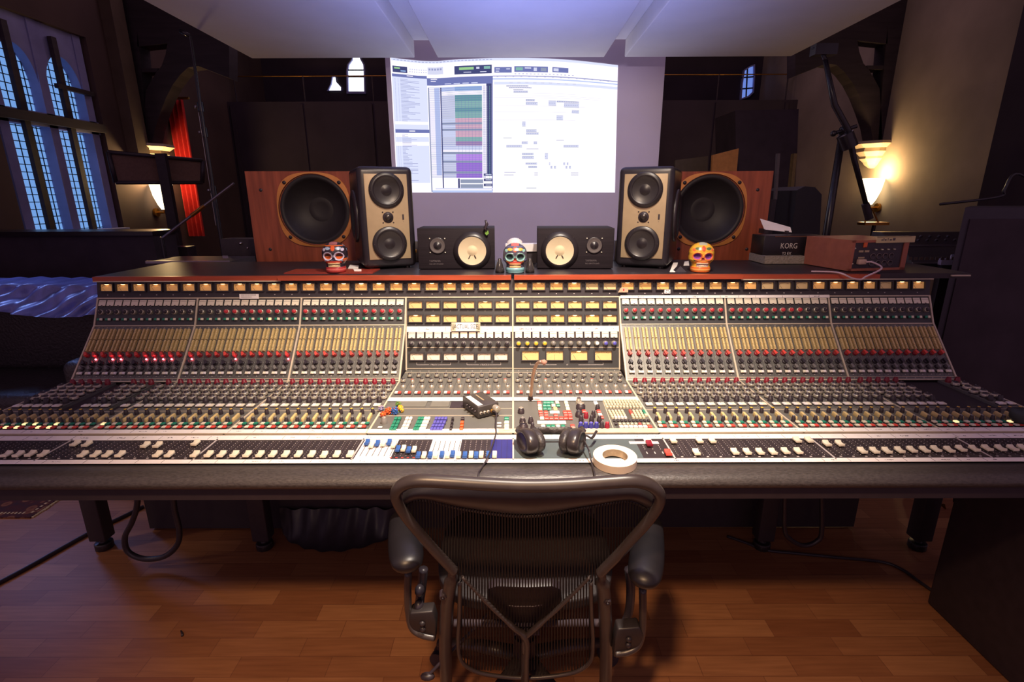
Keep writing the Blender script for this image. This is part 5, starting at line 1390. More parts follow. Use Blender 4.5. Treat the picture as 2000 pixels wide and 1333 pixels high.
# headphones
cl_, cr_ = atZ(1037, 898, ZD), atZ(1121, 897, ZD)
t = thing('headphones', 'black closed headphones lying on the desk edge beside the tape roll', 'headphones', (0.5 * (cl_.x + cr_.x), cl_.y + 0.05, ZD))
hp_m = mat('headphone_black', (0.030, 0.024, 0.026, 1), 0.3, var=0.15)
ya = cl_.y + 0.040
for sg, c in ((-1, cl_), (1, cr_)):
    Mc = T(c.x, ya, ZD + 0.003) @ RZ(-24 * sg) @ RY(-8 * sg)
    S_ = T(0, 0, 0.0325) @ Matrix.Diagonal((1.1, 1.2, 0.85, 1))
    q = MB(); q.lathe([(0, 0), (0.027, 0), (0.0345, 0.004), (0.036, 0.012), (0.033, 0.020), (0.026, 0.024), (0, 0.018)], 28, 0, S_ @ RY(-90 * sg)); q.build('ear_pad', leather, t, Mc)
    q = MB(); q.lathe([(0, 0), (0.036, 0), (0.038, 0.004), (0.038, 0.020), (0.034, 0.027), (0.027, 0.030), (0.024, 0.027), (0, 0.027)], 28, 0, S_ @ RY(90 * sg)); q.build('ear_cup', hp_m, t, Mc)
    q = MB(); q.tube([V(sg * 0.023, 0.020, 0.034), V(sg * 0.022, 0.052, 0.040), V(sg * 0.008, 0.070, 0.042)], [0.005, 0.007, 0.008], 8, 0, flat=0.5); q.build('yoke', hp_m, t, Mc)
pl_, pm_, pr2 = atZ(1030, 850, ZD + 0.044), atZ(1080, 842, ZD + 0.040), atZ(1130, 850, ZD + 0.044)
hb = [V(cl_.x - 0.012, ya + 0.035, ZD + 0.048), V(pl_.x, pl_.y - 0.012, ZD + 0.046), V(pl_.x + 0.022, pm_.y - 0.004, ZD + 0.042), V(pm_.x, pm_.y + 0.002, ZD + 0.040), V(pr2.x - 0.022, pm_.y - 0.004, ZD + 0.042), V(pr2.x, pr2.y - 0.012, ZD + 0.046), V(cr_.x + 0.012, ya + 0.035, ZD + 0.048)]
q = MB(); q.tube(smooth_path(hb, 8), 0.0042, 10, 0, flat=2.6, up=(0, 0.3, 1)); q.build('headband', leather, t)
q = MB(); pc = V(cr_.x + 0.030, ya + 0.02, ZD + 0.034)
q.tube(smooth_path([pc, pc + V(0.012, 0.008, 0.003), atZ(1156, 856, ZD + 0.03), atZ(1165, 843, ZD + 0.033)], 5), [0.003] * 10 + [0.004] * 6, 8); q.build('cable_stub', hp_m, t)
q = MB(); q.tube(smooth_path([pc, atZ(1150, 880, ZD + 0.03), atZ(1154, 898, ZD + 0.014), atZ(1158, 914, ZD + 0.007), V(atZ(1158, 920, ZD).x, 1.170, 0.7845), V(atZ(1158, 920, ZD).x, 1.150, 0.776), V(atZ(1158, 920, ZD).x, 1.141, 0.758), V(atZ(1158, 920, ZD).x, 1.142, 0.73), V(atZ(1158, 920, ZD).x, 1.146, 0.68)], 6), 0.0024, 7); q.build('cable', hp_m, t)

# roll of white tape on the padded edge
ct = atZ(1201, 893, ZD + 0.020)
Mt = T(ct.x, ct.y, ZD + 0.0035) @ RX(2)
q = MB(); ro, ri, hh = 0.0575, 0.033, 0.021
q.lathe([(ri, 0, 1), (ro, 0, 0), (ro, hh * 0.5, 0), (ro, hh, 0), (ri, hh, 1), (ri, 0, 1)], 64, 0, Mt, s=False)
t = q.build('tape_roll', [mat('tape_white', rgb(240, 222, 198), 0.6, var=0.03), mat('tape_core_card', rgb(176, 156, 128), 0.85, var=0.25, scale=60)], None)
tag(t, 'thick roll of white tape lying on the padded desk edge', 'tape')
q = MB(); 
A_, B_ = atZ(1229, 866, ZD), atZ(1288, 869, ZD); q.bb((A_.x, A_.y - 0.007, ZD + 0.001), (B_.x, A_.y + 0.007, ZD + 0.0016)); C_ = atZ(1266, 862, ZD); q.bb((C_.x - 0.012, A_.y, ZD + 0.001), (C_.x + 0.010, C_.y + 0.016, ZD + 0.0018))
plain('loose_tape', q, paper, 'short pieces of white tape stuck across faders right of the tape roll', 'tape')

# power unit in a red-brown case with a labelled black panel
pw_m = mat('salmon_case', rgb(164, 96, 74), 0.6, var=0.1)
Y0 = 2.16
a, b = atY(1657, 531, Y0 + 0.0), atY(1762, 531, Y0)
Mp = T(atY(1657, 531, Y0).x, Y0, ZT) @ RZ(10) @ T(0.137, 0.004, 0)
t = thing('power_unit', 'salmon wooden case with a black socket panel on the right of the desk', 'power supply', M=Mp)
w, h, d = 0.274, atY(1657, 470, Y0).z - ZT, 0.265
q = MB(); q.bb((-w / 2, 0.004, 0), (w / 2, d, h), 0)
for s_ in (-1, 1): q.bb((s_ * w / 2 - 0.012 * (s_ + 1) / 1 * 0.5 * 2 if s_ > 0 else -w / 2, -0.004, 0), (w / 2 if s_ > 0 else -w / 2 + 0.012, 0.004, h), 0)
q.bb((-w / 2, -0.004, 0), (w / 2, 0.004, 0.010), 0); q.bb((-w / 2, -0.004, h - 0.010), (w / 2, 0.004, h), 0)
q.build('case', pw_m, t, Mp)
q = MB(); q.bb((-w / 2 + 0.012, 0.0, 0.010), (w / 2 - 0.012, 0.004, h - 0.010)); q.build('socket_panel', black, t, Mp)
F = RX(90)
for r_ in range(2):
    for k in range(4):
        q = MB(); q.lathe([(0.0125, 0, 0), (0.0125, 0.002, 0), (0.0105, 0.0024, 1), (0.009, 0.0005, 1), (0, 0.0005, 1)], 18, 0, T(-0.028 + k * 0.030, 0, 0.030 + r_ * 0.030) @ F); q.build('socket', [mat('socket_ring', rgb(120, 106, 104), 0.4, metal=0.5, var=0.1), black], t, Mp)
for k in range(4):
    q = MB(); q.lathe([(0.004, 0), (0.003, 0.010), (0, 0.010)], 8, 0, T(-0.022 + k * 0.030, 0, 0.088) @ F); q.build('toggle_switch', silver, t, Mp)
q = MB(); q.cap((0, 0, 0), (0.016, 0.020, 0.006), 0.3, 0, T(-0.075, 0, 0.108) @ F); q.build('power_switch', orange_m, t, Mp)
q = MB(); q.bb((-0.100, -0.003, 0.078), (-0.080, 0, 0.086)); q.bb((-0.072, -0.003, 0.078), (-0.052, 0, 0.086)); q.bb((-0.098, -0.001, 0.052), (-0.068, 0, 0.058)); q.bb((-0.084, -0.001, 0.124), (-0.066, 0, 0.128)); q.build('fuse_holder', mat('dim_ivory', rgb(170, 150, 120), 0.5, var=0.1), t, Mp)
for sx_ in (-1, 1):
    for zz in (0.030, h - 0.034):
        q = MB(); q.lathe([(0.0042, 0), (0.003, 0.002), (0, 0.002)], 8, 0, T(sx_ * (w / 2 - 0.018), 0, zz) @ F); q.build('screw', silver, t, Mp)
q = MB(); q.bb((-0.105, -0.020, 0.028), (-0.070, 0, 0.050)); q.build('mains_plug', mat('plug_beige', rgb(200, 170, 150), 0.5, var=0.05), t, Mp, bevel=0.004)
q = MB(); q.bb((-0.030, -0.008, h - 0.012), (w / 2 + 0.020, -0.005, h + 0.014)); q.bb((-0.030, -0.008, h + 0.010), (w / 2, 0.010, h + 0.014)); 
for k, (a_, c_) in enumerate(((0.0, 0.006), (0.009, 0.004), (0.016, 0.008), (0.030, 0.003), (0.040, 0.010), (0.055, 0.012))): q.bb((-0.008 + a_, -0.0085, h - 0.003), (-0.008 + a_ + c_, -0.008, h + 0.003 + (k % 2) * 0.004), 1)
q.build('tape_label', [mat('tape_label_cream', rgb(206, 188, 140), 0.7, var=0.05), ink], t, Mp)
q = MB(); q0 = Mp @ V(-0.075, -0.020, 0.039)
q.tube(smooth_path([q0, q0 + V(0.02, -0.012, 0.0), V(q0.x + 0.020, 2.085, ZT + 0.022), V(atY(1690, 540, 2.06).x, 2.058, 1.150), atY(1682, 546, 2.055), atY(1665, 544, 2.052), atY(1645, 535, 2.056), V(atY(1625, 528, 2.1).x, 2.10, ZT + 0.006), V(atY(1590, 530, 2.11).x, 2.13, ZT + 0.004)], 7), 0.0036, 8)
plain('mains_cable', q, mat('pinkish_white_cable', rgb(214, 186, 190), 0.5, var=0.05), 'white mains cable drooping from the socket panel over the wooden edge', 'cable')
# ================================================================== office chair, seen from behind
C0 = V(0, 0.955, 0.90); C1 = V(0, 1.075, 0.40)
CD = (C1 - C0).normalized(); CN = V(0, -CD.z, CD.y) * -1
CN = V(1, 0, 0).cross(CD).normalized()
if CN.y > 0: CN = -CN                                 # towards the camera
def ch(cx, cy, off=0.0):
    """a point of the chair back plane; cx, cy in the close view of the chair"""
    p = atP(700 + cx / 3.03, 900 + cy / 3.03, C0 + CN * off, CN)
    return p
chair = thing('office_chair', 'black mesh-backed office chair standing in front of the mixing desk', 'chair', (ch(1000, 700).x, 1.22, 0))
frame_m = mat('chair_graphite', (0.045, 0.034, 0.032, 1), 0.34, var=0.12)
arm_m = mat('arm_pad_vinyl', (0.011, 0.009, 0.011, 1), 0.40, var=0.12)
cpart = lambda name, mb, m, **k: mb.build(name, m, chair, **k)
# outer hoop of the back
hoop = [(565, 655), (515, 600), (440, 520), (360, 430), (285, 335), (232, 250), (222, 190), (262, 142), (350, 120), (500, 124), (750, 140), (1000, 150), (1250, 144), (1480, 128), (1640, 122), (1735, 150), (1784, 205), (1772, 275), (1712, 360), (1630, 455), (1545, 550), (1475, 620), (1430, 668)]
hp = smooth_path([ch(x, y, 0.012 * math.cos((x - 1000) / 900)) for x, y in hoop], 6)
q = MB(); q.tube(hp, 0.0145, 14, 0, flat=0.8); cpart('back_hoop', q, frame_m)
# upper membrane below the top rail
up_ = [(262, 200), (350, 165), (600, 165), (1000, 175), (1400, 165), (1650, 160), (1745, 205)]
lo_ = [(280, 262), (390, 232), (640, 290), (1000, 330), (1360, 275), (1590, 240), (1712, 290)]
N_ = 48
ua = smooth_path([ch(*p, -0.004) for p in up_], 8); la = smooth_path([ch(*p, -0.010) for p in lo_], 8)
vs = []
for j in range(7):
    t_ = j / 6
    for a_, b_ in zip(ua, la): vs.append(a_.lerp(b_, t_) + CN * (0.010 * math.sin(math.pi * t_) - (0.004 if j in (0, 6) else 0)))
n_ = len(ua)
q = MB(); q.add(vs, [(j * n_ + i, j * n_ + i + 1, (j + 1) * n_ + i + 1, (j + 1) * n_ + i) for j in range(6) for i in range(n_ - 1)], 0, True)
q.tube(la, 0.0042, 8, 0)
cpart('top_membrane', q, frame_m)
# woven mesh: fine strands
strand = mat('mesh_strand', (0.017, 0.012, 0.012, 1), 0.4, var=0.1)
q = MB()
edgeL = [(250, 290), (300, 340), (420, 470), (560, 640), (610, 760), (600, 900), (590, 1050), (600, 1180), (680, 1245)]
edgeR = [(1750, 290), (1700, 345), (1570, 500), (1440, 650), (1385, 760), (1380, 900), (1385, 1050), (1375, 1180), (1300, 1250)]
def span(y, E):
    for a, b in zip(E, E[1:]):
        if y <= b[1]: return a[0] + (b[0] - a[0]) * max(0, (y - a[1])) / (b[1] - a[1])
    return E[-1][0]
def topat(x):
    pts = sorted(lo_)
    for a, b in zip(pts, pts[1:]):
        if x <= b[0]: return a[1] + (b[1] - a[1]) * (x - a[0]) / (b[0] - a[0])
    return pts[-1][1]
for k in range(84):
    x = 285 + k * (1710 - 285) / 83
    run = []
    y = topat(x) - 6
    y0 = None; y1 = None
    yy = max(y, 230)
    while yy <= 1245:
        if span(yy, edgeL) - 4 <= x <= span(yy, edgeR) + 4:
            if y0 is None: y0 = yy
            y1 = yy
        yy += 8
    if y0 is None or y1 - y0 < 20: continue
    m_ = 8
    pts = [ch(x, y0 + (y1 - y0) * i / m_, -0.004) for i in range(m_ + 1)]
    q.tube(pts, 0.0018, 4, 0, s=False)
mesh_o = cpart('mesh_back', q, strand)
# uprights, lower frame, Y brace, lumbar pad
q = MB()
for pts in (((560, 640), (548, 720), (530, 820), (520, 950), (515, 1100), (520, 1320)), ((1435, 655), (1445, 740), (1455, 830), (1462, 950), (1466, 1100), (1462, 1320))):
    q = MB(); q.tube(smooth_path([ch(x, y, -0.004) for x, y in pts], 5), [0.012] * 4 + [0.0185] * 22, 10, 0, flat=0.75); cpart('back_upright', q, frame_m)
q = MB(); q.tube(smooth_path([ch(x, y, 0.0) for x, y in ((600, 720), (598, 900), (590, 1080), (612, 1190), (700, 1252), (850, 1280), (1000, 1288), (1150, 1278), (1290, 1250), (1372, 1190), (1388, 1080), (1380, 900), (1375, 720))], 6), 0.0055, 8); cpart('mesh_rim', q, frame_m)
q = MB()
q.tube(smooth_path([ch(x, y, 0.004) for x, y in ((615, 690), (700, 780), (820, 900), (920, 990), (985, 1050), (985, 1180), (985, 1330))], 6), [0.0065] * 8 + [0.009] * 8 + [0.012] * 6 + [0.0165] * 24, 10, 0, flat=0.6)
q.tube(smooth_path([ch(x, y, 0.004) for x, y in ((1370, 690), (1280, 780), (1155, 900), (1050, 990), (990, 1050), (985, 1130))], 6), [0.0065] * 8 + [0.009] * 8 + [0.012] * 24, 10, 0, flat=0.6)
cpart('y_brace', q, frame_m)
lum = [(770, 760), (820, 745), (1000, 752), (1150, 745), (1200, 765), (1205, 830), (1150, 900), (1060, 985), (985, 1010), (910, 985), (820, 900), (765, 830)]
q = MB(); Lp = [ch(x, y, -0.012) for x, y in lum]; Lq = [p - CN * 0.022 for p in Lp]; n_ = len(Lp)
q.add([tuple(p) for p in Lp + Lq], [tuple(range(n_)), tuple(reversed(range(n_, 2 * n_)))] + [(i, n_ + i, n_ + (i + 1) % n_, (i + 1) % n_) for i in range(n_)], 0)
q.tube([ch(880, 858, -0.006), ch(930, 864, -0.004), ch(1035, 864, -0.004), ch(1085, 856, -0.006)], 0.0020, 6, 0)
cpart('lumbar_pad', q, black, bevel=0.004)
for (x, y) in ((502, 800), (1472, 830)):
    q = MB(); p = ch(x, y, 0.006); q.cyl(p - CN * 0.01, p + CN * 0.008, 0.011, 0.009, 14); q.ball(p + CN * 0.008, 0.005, 8, 1); cpart('pivot_cap', q, [black, dark_metal])
# seat pan seen past the back
xm = ch(1000, 700).x
def seat(u, v):
    a = 2 * math.pi * u
    c_, s_ = math.cos(a), math.sin(a); e = 0.6
    x = 0.250 * abs(c_) ** e * (1 if c_ > 0 else -1); y = 0.225 * abs(s_) ** e * (1 if s_ > 0 else -1)
    prof = [(0.0, 0.030), (0.55, 0.034), (0.90, 0.046), (1.0, 0.040), (1.0, 0.012), (0.85, 0.0), (0.0, 0.0)]
    k = v * (len(prof) - 1); i = min(int(k), len(prof) - 2); f = k - i
    r = prof[i][0] + (prof[i + 1][0] - prof[i][0]) * f; z = prof[i][1] + (prof[i + 1][1] - prof[i][1]) * f
    return V(xm + x * r, 1.315 + y * r, 0.415 + z + (-0.02 * max(0, y * r / 0.225) ** 2))
q = MB(); q.grid(seat, 40, 25, 0, True, cu=True); cpart('seat', q, mat('seat_mesh', (0.026, 0.02, 0.022, 1), 0.6, var=0.2, scale=120))
q = MB(); q.bb((xm - 0.10, 1.12, 0.34), (xm + 0.10, 1.36, 0.415)); cpart('tilt_mechanism', q, black, bevel=0.015)
# arms: pad, post, bracket
def arm2(px0, pyn, pyf, pxf, zpad, post, brk):
    near = atZ(px0, pyn, zpad); far = atZ(pxf, pyf, zpad)
    pts = [near.lerp(far, t_) for t_ in (0.0, 0.03, 0.10, 0.25, 0.45, 0.7, 0.9, 1.0)]
    rr = [0.008, 0.024, 0.036, 0.041, 0.041, 0.037, 0.030, 0.012]
    q = MB(); q.tube(smooth_path(pts, 4), sm1(rr, 4), 18, 0, flat=0.62, up=(0, 0, 1)); cpart('arm_pad', q, arm_m)
    q = MB(); P_ = smooth_path([atY(700 + cx / 3.03, 900 + cy / 3.03, yy) for cx, cy, yy in post], 5); q.tube(P_, 0.0125, 10, 0, flat=0.75); cpart('arm_post', q, frame_m)
    q = MB(); B_ = [atY(700 + cx / 3.03, 900 + cy / 3.03, yy) for cx, cy, yy in brk]
    n_ = len(B_); q.add([tuple(p) for p in B_] + [tuple(p + V(0, 0.035, 0)) for p in B_], [tuple(range(n_)), tuple(reversed(range(n_, 2 * n_)))] + [(i, n_ + i, n_ + (i + 1) % n_, (i + 1) % n_) for i in range(n_)], 0)
    c_ = sum(B_, V(0, 0, 0)) / n_
    for dz in (0.010, -0.008): q.lathe([(0.008, 0), (0.007, 0.005), (0, 0.006)], 12, 1, T(c_.x, c_.y - 0.002, c_.z + dz) @ RX(90))
    cpart('arm_bracket', q, [mat('bracket_black', (0.022, 0.017, 0.018, 1), 0.45, var=0.1), black], bevel=0.004)
arm2(797, 1114, 1000, 784, 0.640, [(295, 660, 1.09), (292, 780, 1.09), (298, 900, 1.09), (320, 990, 1.085), (380, 1030, 1.08), (450, 1045, 1.08)], [(305, 905, 1.075), (440, 895, 1.075), (460, 960, 1.075), (455, 1075, 1.075), (380, 1062, 1.075), (320, 1020, 1.075), (298, 960, 1.075)])
arm2(1257, 1146, 1010, 1272, 0.615, [(1682, 760, 1.07), (1684, 880, 1.07), (1680, 1000, 1.07), (1655, 1090, 1.065), (1590, 1130, 1.06), (1520, 1140, 1.06)], [(1535, 1000, 1.055), (1665, 990, 1.055), (1690, 1040, 1.055), (1665, 1110, 1.055), (1600, 1160, 1.055), (1510, 1168, 1.055), (1520, 1060, 1.055)])
q = MB(); 
for pts in (((385, 640, 1.12), (375, 750, 1.12), (362, 860, 1.12), (385, 950, 1.10)), ((1600, 640, 1.12), (1612, 760, 1.12), (1600, 900, 1.12), (1560, 1000, 1.10))):
    q = MB(); q.tube(smooth_path([atY(700 + cx / 3.03, 900 + cy / 3.03, yy) for cx, cy, yy in pts], 5), 0.012, 8); cpart('arm_yoke', q, soft_black)
for (cx, cy) in ((362, 770), (358, 860)):
    p = atY(700 + cx / 3.03, 900 + cy / 3.03, 1.10); q = MB(); q.ball(p, 0.016, 12, 0, (0.8, 1, 1)); cpart('adjuster_knob', q, soft_black)
q = MB(); q.ball(atY(835, 1322, 1.12), 0.013, 10, 0, (1.6, 1, 0.8)); q.cyl(atY(835, 1322, 1.12), V(xm - 0.09, 1.17, 0.36), 0.005, n=8); cpart('tilt_lever', q, black)
q = MB(); q.cyl((xm, 1.24, 0.13), (xm, 1.24, 0.34), 0.026, n=18); q.cyl((xm, 1.24, 0.10), (xm, 1.24, 0.20), 0.034, n=18); cpart('gas_column', q, black)
for k in range(5):
    a = R(90 + 72 * k); d_ = V(math.cos(a), math.sin(a), 0); c0 = V(xm, 1.24, 0.125)
    q = MB(); q.tube([c0, c0 + d_ * 0.14 + V(0, 0, -0.012), c0 + d_ * 0.29 + V(0, 0, -0.045)], [0.026, 0.022, 0.015], 10, 0, flat=0.7); cpart('base_leg', q, frame_m)
    e = c0 + d_ * 0.285; w_ = V(-d_.y, d_.x, 0)
    q = MB()
    for s_ in (-1, 1): q.cyl(V(e.x, e.y, 0.028) + w_ * 0.008 * s_, V(e.x, e.y, 0.028) + w_ * 0.024 * s_, 0.028, n=18)
    q.cyl((e.x, e.y, 0.028), (e.x, e.y, 0.082), 0.009, n=8)
    cpart('caster', q, black)
q = MB(); q.cyl(V(xm - 0.19, 1.095, 0.385), V(xm + 0.19, 1.095, 0.385), 0.010, n=10); q.bb((xm - 0.035, 1.09, 0.35), (xm + 0.035, 1.16, 0.40)); cpart('back_yoke', q, dark)
# ================================================================== around the console
glow = emitter('sconce_shade_glow', (1.0, 0.80, 0.48, 1), 4.0)
def sconce(name_side, x, y, z, sg, label):
    t = thing('wall_sconce', label, 'wall lamp', (x, y, z - 0.2), group='flared wall lamps under the stone corbels')
    cx = x - sg * 0.125
    q = MB(); q.lathe([(0.0, -0.155), (0.035, -0.155), (0.065, -0.10), (0.098, 0.0), (0.118, 0.13), (0.110, 0.13), (0.090, 0.0), (0.0, -0.12)], 24, 0, T(cx, y, z)); q.build('lamp_shade', glow, t)
    q = MB(); q.cyl((cx, y, z - 0.20), (cx, y, z - 0.15), 0.022, n=12); q.cyl((cx, y, z - 0.19), (x, y, z - 0.19), 0.012, n=8); q.cyl((x - sg * 0.004, y, z - 0.19), (x - sg * 0.03, y, z - 0.19), 0.05, n=16)
    q.build('wall_bracket', brass, t)
    lamp('sconce_bulb_' + name_side, 'POINT', (cx - sg * 0.02, y - 0.02, z + 0.19), 21 if sg > 0 else 32, (1.0, 0.66, 0.30), None, 0.08)
    return t
sconce('right', 4.2, 6.07, 1.53, 1, 'glowing flared wall lamp on the right plaster wall')
sconce('left', -4.2, 6.20, 1.50, -1, 'glowing flared wall lamp beyond the gothic window on the left')

def simple(name, mb, m, label, cat, group=None, **k): return tag(mb.build(name, m, **k), label, cat, group)
# red curtain beyond the left lamp
a, b = atY(322, 240, 6.75), atY(352, 240, 6.75)
q = MB()
q.grid(lambda u, v: V(a.x - 0.02 + u * (b.x - a.x + 0.10), 6.75 + 0.035 * math.sin(u * 31), 1.0 + v * 1.62), 60, 4, 0, True)
q.grid(lambda u, v: V(a.x - 0.02 + u * (b.x - a.x + 0.10), 6.765 + 0.035 * math.sin(u * 31), 1.0 + v * 1.62), 60, 4, 0, True)
q.cyl((-4.2, 6.76, 2.64), (b.x + 0.15, 6.76, 2.64), 0.015, m=1, n=8)
simple('red_curtain', q, [mat('red_velvet', rgb(190, 36, 30), 0.8, var=0.12), brass], 'red curtain hanging beside the left wall lamp', 'curtain')
q = MB(); e_ = (-4.19, 6.40); q.bb((-4.19, 6.30, 0.0), (-3.40, 6.34, 1.10)); q.bb((-3.72, 6.85, 0), (-1.25, 6.95, 3.0))
# brown cloth screen on a dark post
g = [atY(211, 297, 4.3), atY(396, 314, 4.75), atY(395, 357, 4.75), atY(226, 357, 4.3)]
zt, zb_ = (g[0].z + g[1].z) / 2, (g[2].z + g[3].z) / 2
t = thing('acoustic_screen', 'wide brown cloth panel on a dark post before the left wall lamp', 'acoustic panel', (atY(318, 400, 4.52).x, 4.52, 0))
dv = (g[1] - g[0]); dv.z = 0; dv.normalize(); nv = V(-dv.y, dv.x, 0) * 0.03
q = MB(); q.add([tuple(p) for p in g] + [tuple(p + nv) for p in g], [(0, 3, 2, 1), (4, 5, 6, 7), (0, 1, 5, 4), (1, 2, 6, 5), (2, 3, 7, 6), (3, 0, 4, 7)])
q.build('cloth_panel', mat('brown_cloth', (0.15, 0.085, 0.062, 1), 0.9, var=0.12, scale=60), t)
q = MB()
for i in range(4): q.tube([g[i] - nv * 0.1, g[(i + 1) % 4] - nv * 0.1], 0.017, 6)
q.build('frame', black, t)
pt = atY(316, 300, 4.50); q = MB(); q.bb((pt.x - 0.035, 4.46, 0), (pt.x + 0.045, 4.50, zt + 0.02)); q.build('post', black, t)
q = MB(); q.bb((pt.x - 0.3, 4.3, 0), (pt.x + 0.3, 4.75, 0.03)); q.build('base', black, t)

# left: tall microphone stand with a long boom
YS = 3.75
steel = mat('scuffed_steel', rgb(150, 144, 150), 0.3, metal=0.9, var=0.15)
stand_black = mat('stand_black', (0.022, 0.018, 0.022, 1), 0.25, var=0.1)
t = thing('microphone_stand', 'tall black microphone stand between the gothic window and left bass cabinet', 'stand', (atY(440, 500, YS).x, YS, 0))
P_ = [atY(402, 70, YS), atY(412, 220, YS), atY(424, 350, YS), atY(434, 465, YS)]
xb = atY(437, 500, YS).x
top = V(xb, YS, P_[0].z); 
q = MB(); q.cyl((xb, YS, 0.06), (xb, YS, 1.55), 0.013, n=10); q.cyl((xb, YS, 1.5), (xb, YS, P_[0].z), 0.009, n=10); q.build('pole', stand_black, t)
q = MB(); q.cyl((xb - 0.016, YS - 0.01, 1.52), (xb - 0.016, YS - 0.01, P_[1].z), 0.0025, n=6); q.cyl((xb - 0.018, YS - 0.008, 1.28), (xb - 0.018, YS - 0.008, 1.50), 0.0035, n=6); q.build('tension_wire', steel, t)
for z_ in (1.52, 1.90, 2.06):
    q = MB(); q.cyl((xb, YS, z_ - 0.03), (xb, YS, z_ + 0.03), 0.019, n=12); q.ball((xb - 0.03, YS - 0.01, z_), 0.010, 8, 1); q.build('clamp', [stand_black, steel], t)
for a in (20, 140, 260):
    q = MB(); q.tube([V(xb, YS, 0.20), V(xb + 0.34 * math.cos(R(a)), YS + 0.34 * math.sin(R(a)), 0.012)], 0.010, 8); q.build('leg', stand_black, t)
c = atY(378, 58, YS); q = MB(); q.tube([V(xb, YS, P_[0].z), V(xb - 0.06, YS, P_[0].z + 0.03)], 0.012, 8); q.build('microphone_clip', stand_black, t)
A_, B_ = atY(316, 466, 3.60), atY(457, 358, 3.60)
t = thing('boom_stand', 'slanting metal boom crossing in front of the tall stand on the left', 'stand', (A_.x, 3.60, 0))
q = MB(); q.cyl(A_, B_, 0.0085, n=10); q.build('boom_tube', steel, t)
q = MB(); q.cyl(A_.lerp(B_, 0.42), A_.lerp(B_, 0.60), 0.0125, n=10); q.build('brass_sleeve', brass, t)
q = MB(); q.cyl((A_.x, 3.60, 0.0), (A_.x, 3.60, A_.z + 0.01), 0.012, n=10); q.lathe([(0, 0), (0.10, 0), (0.10, 0.02), (0, 0.03)], 20, 0, T(A_.x, 3.60, 0)); q.build('pole', stand_black, t)
# dark cases and low cabinet on the left
c0, c1 = atY(0, 458, 3.78), atY(266, 452, 3.78)
t = thing('low_cabinet', 'long low dark cabinet standing under the gothic window', 'cabinet', ((c0.x + c1.x) / 2 - 0.2, 4.0, 0))
q = MB(); q.bb((-4.1, 3.80, 0.02), (c1.x + 0.1, 4.06, c1.z - 0.03)); q.build('carcass', dark, t)
q = MB(); q.bb((-4.12, 3.77, c1.z - 0.03), (c1.x + 0.12, 4.07, c1.z)); q.build('top', mat('dark_lacquer', (0.02, 0.014, 0.018, 1), 0.3, var=0.1), t)
c2 = atY(285, 512, 2.95); c3 = atY(447, 511, 2.95)
t = thing('flight_case', 'black case with a bright steel edge behind the left end of the desk', 'case', ((c2.x + c3.x) / 2, 3.15, 0))
q = MB(); q.bb((c2.x, 2.955, 0), (c3.x, 3.26, c2.z)); q.build('case', black, t)
q = MB(); q.bb((c2.x, 2.945, c2.z - 0.008), (c3.x, 2.96, c2.z + 0.006)); q.bb((c3.x - 0.03, 2.945, c2.z + 0.02), (c3.x, 2.95, c2.z + 0.035)); q.build('steel_edge', steel, t)
c4, c5 = atY(283, 473, 3.3), atY(310, 470, 3.3)
for (pa, pb_, yy, lb) in (((281, 473), (309, 470), 4.15, 'upper'), ((312, 483), (340, 482), 4.15, 'lower')):
    A_, B_ = atY(*pa, yy), atY(*pb_, yy); z_ = A_.z
    if lb == 'upper':
        q = MB(); q.bb((A_.x - 0.05, yy, 0), (B_.x, yy + 0.12, z_)); q.bb((A_.x, yy - 0.004, z_ - 0.006), (B_.x, yy, z_ + 0.004), 1)
    else:
        q = MB(); q.bb((A_.x, yy, 0), (B_.x + 0.10, yy + 0.12, z_)); q.bb((A_.x, yy - 0.004, z_ - 0.006), (B_.x, yy, z_ + 0.004), 1)
    simple('equipment_box', q, [black, brass], '%s dark box with a brass-lit edge right of the low cabinet' % ('taller' if lb == 'upper' else 'shorter'), 'box', 'dark boxes right of the low cabinet')
c6 = atY(478, 476, 3.36)
q = MB(); q.bb((c6.x - 0.16, 3.37, 0), (c6.x + 0.08, 3.5, atY(460, 467, 3.37).z)); q.ball((c6.x - 0.03, 3.367, c6.z + 0.0), 0.011, 8, 1); q.ball((c6.x + 0.01, 3.367, c6.z - 0.03), 0.007, 8, 1)
simple('amplifier_box', q, [black, chrome], 'black box with two chrome studs just left of the left bass cabinet', 'box')
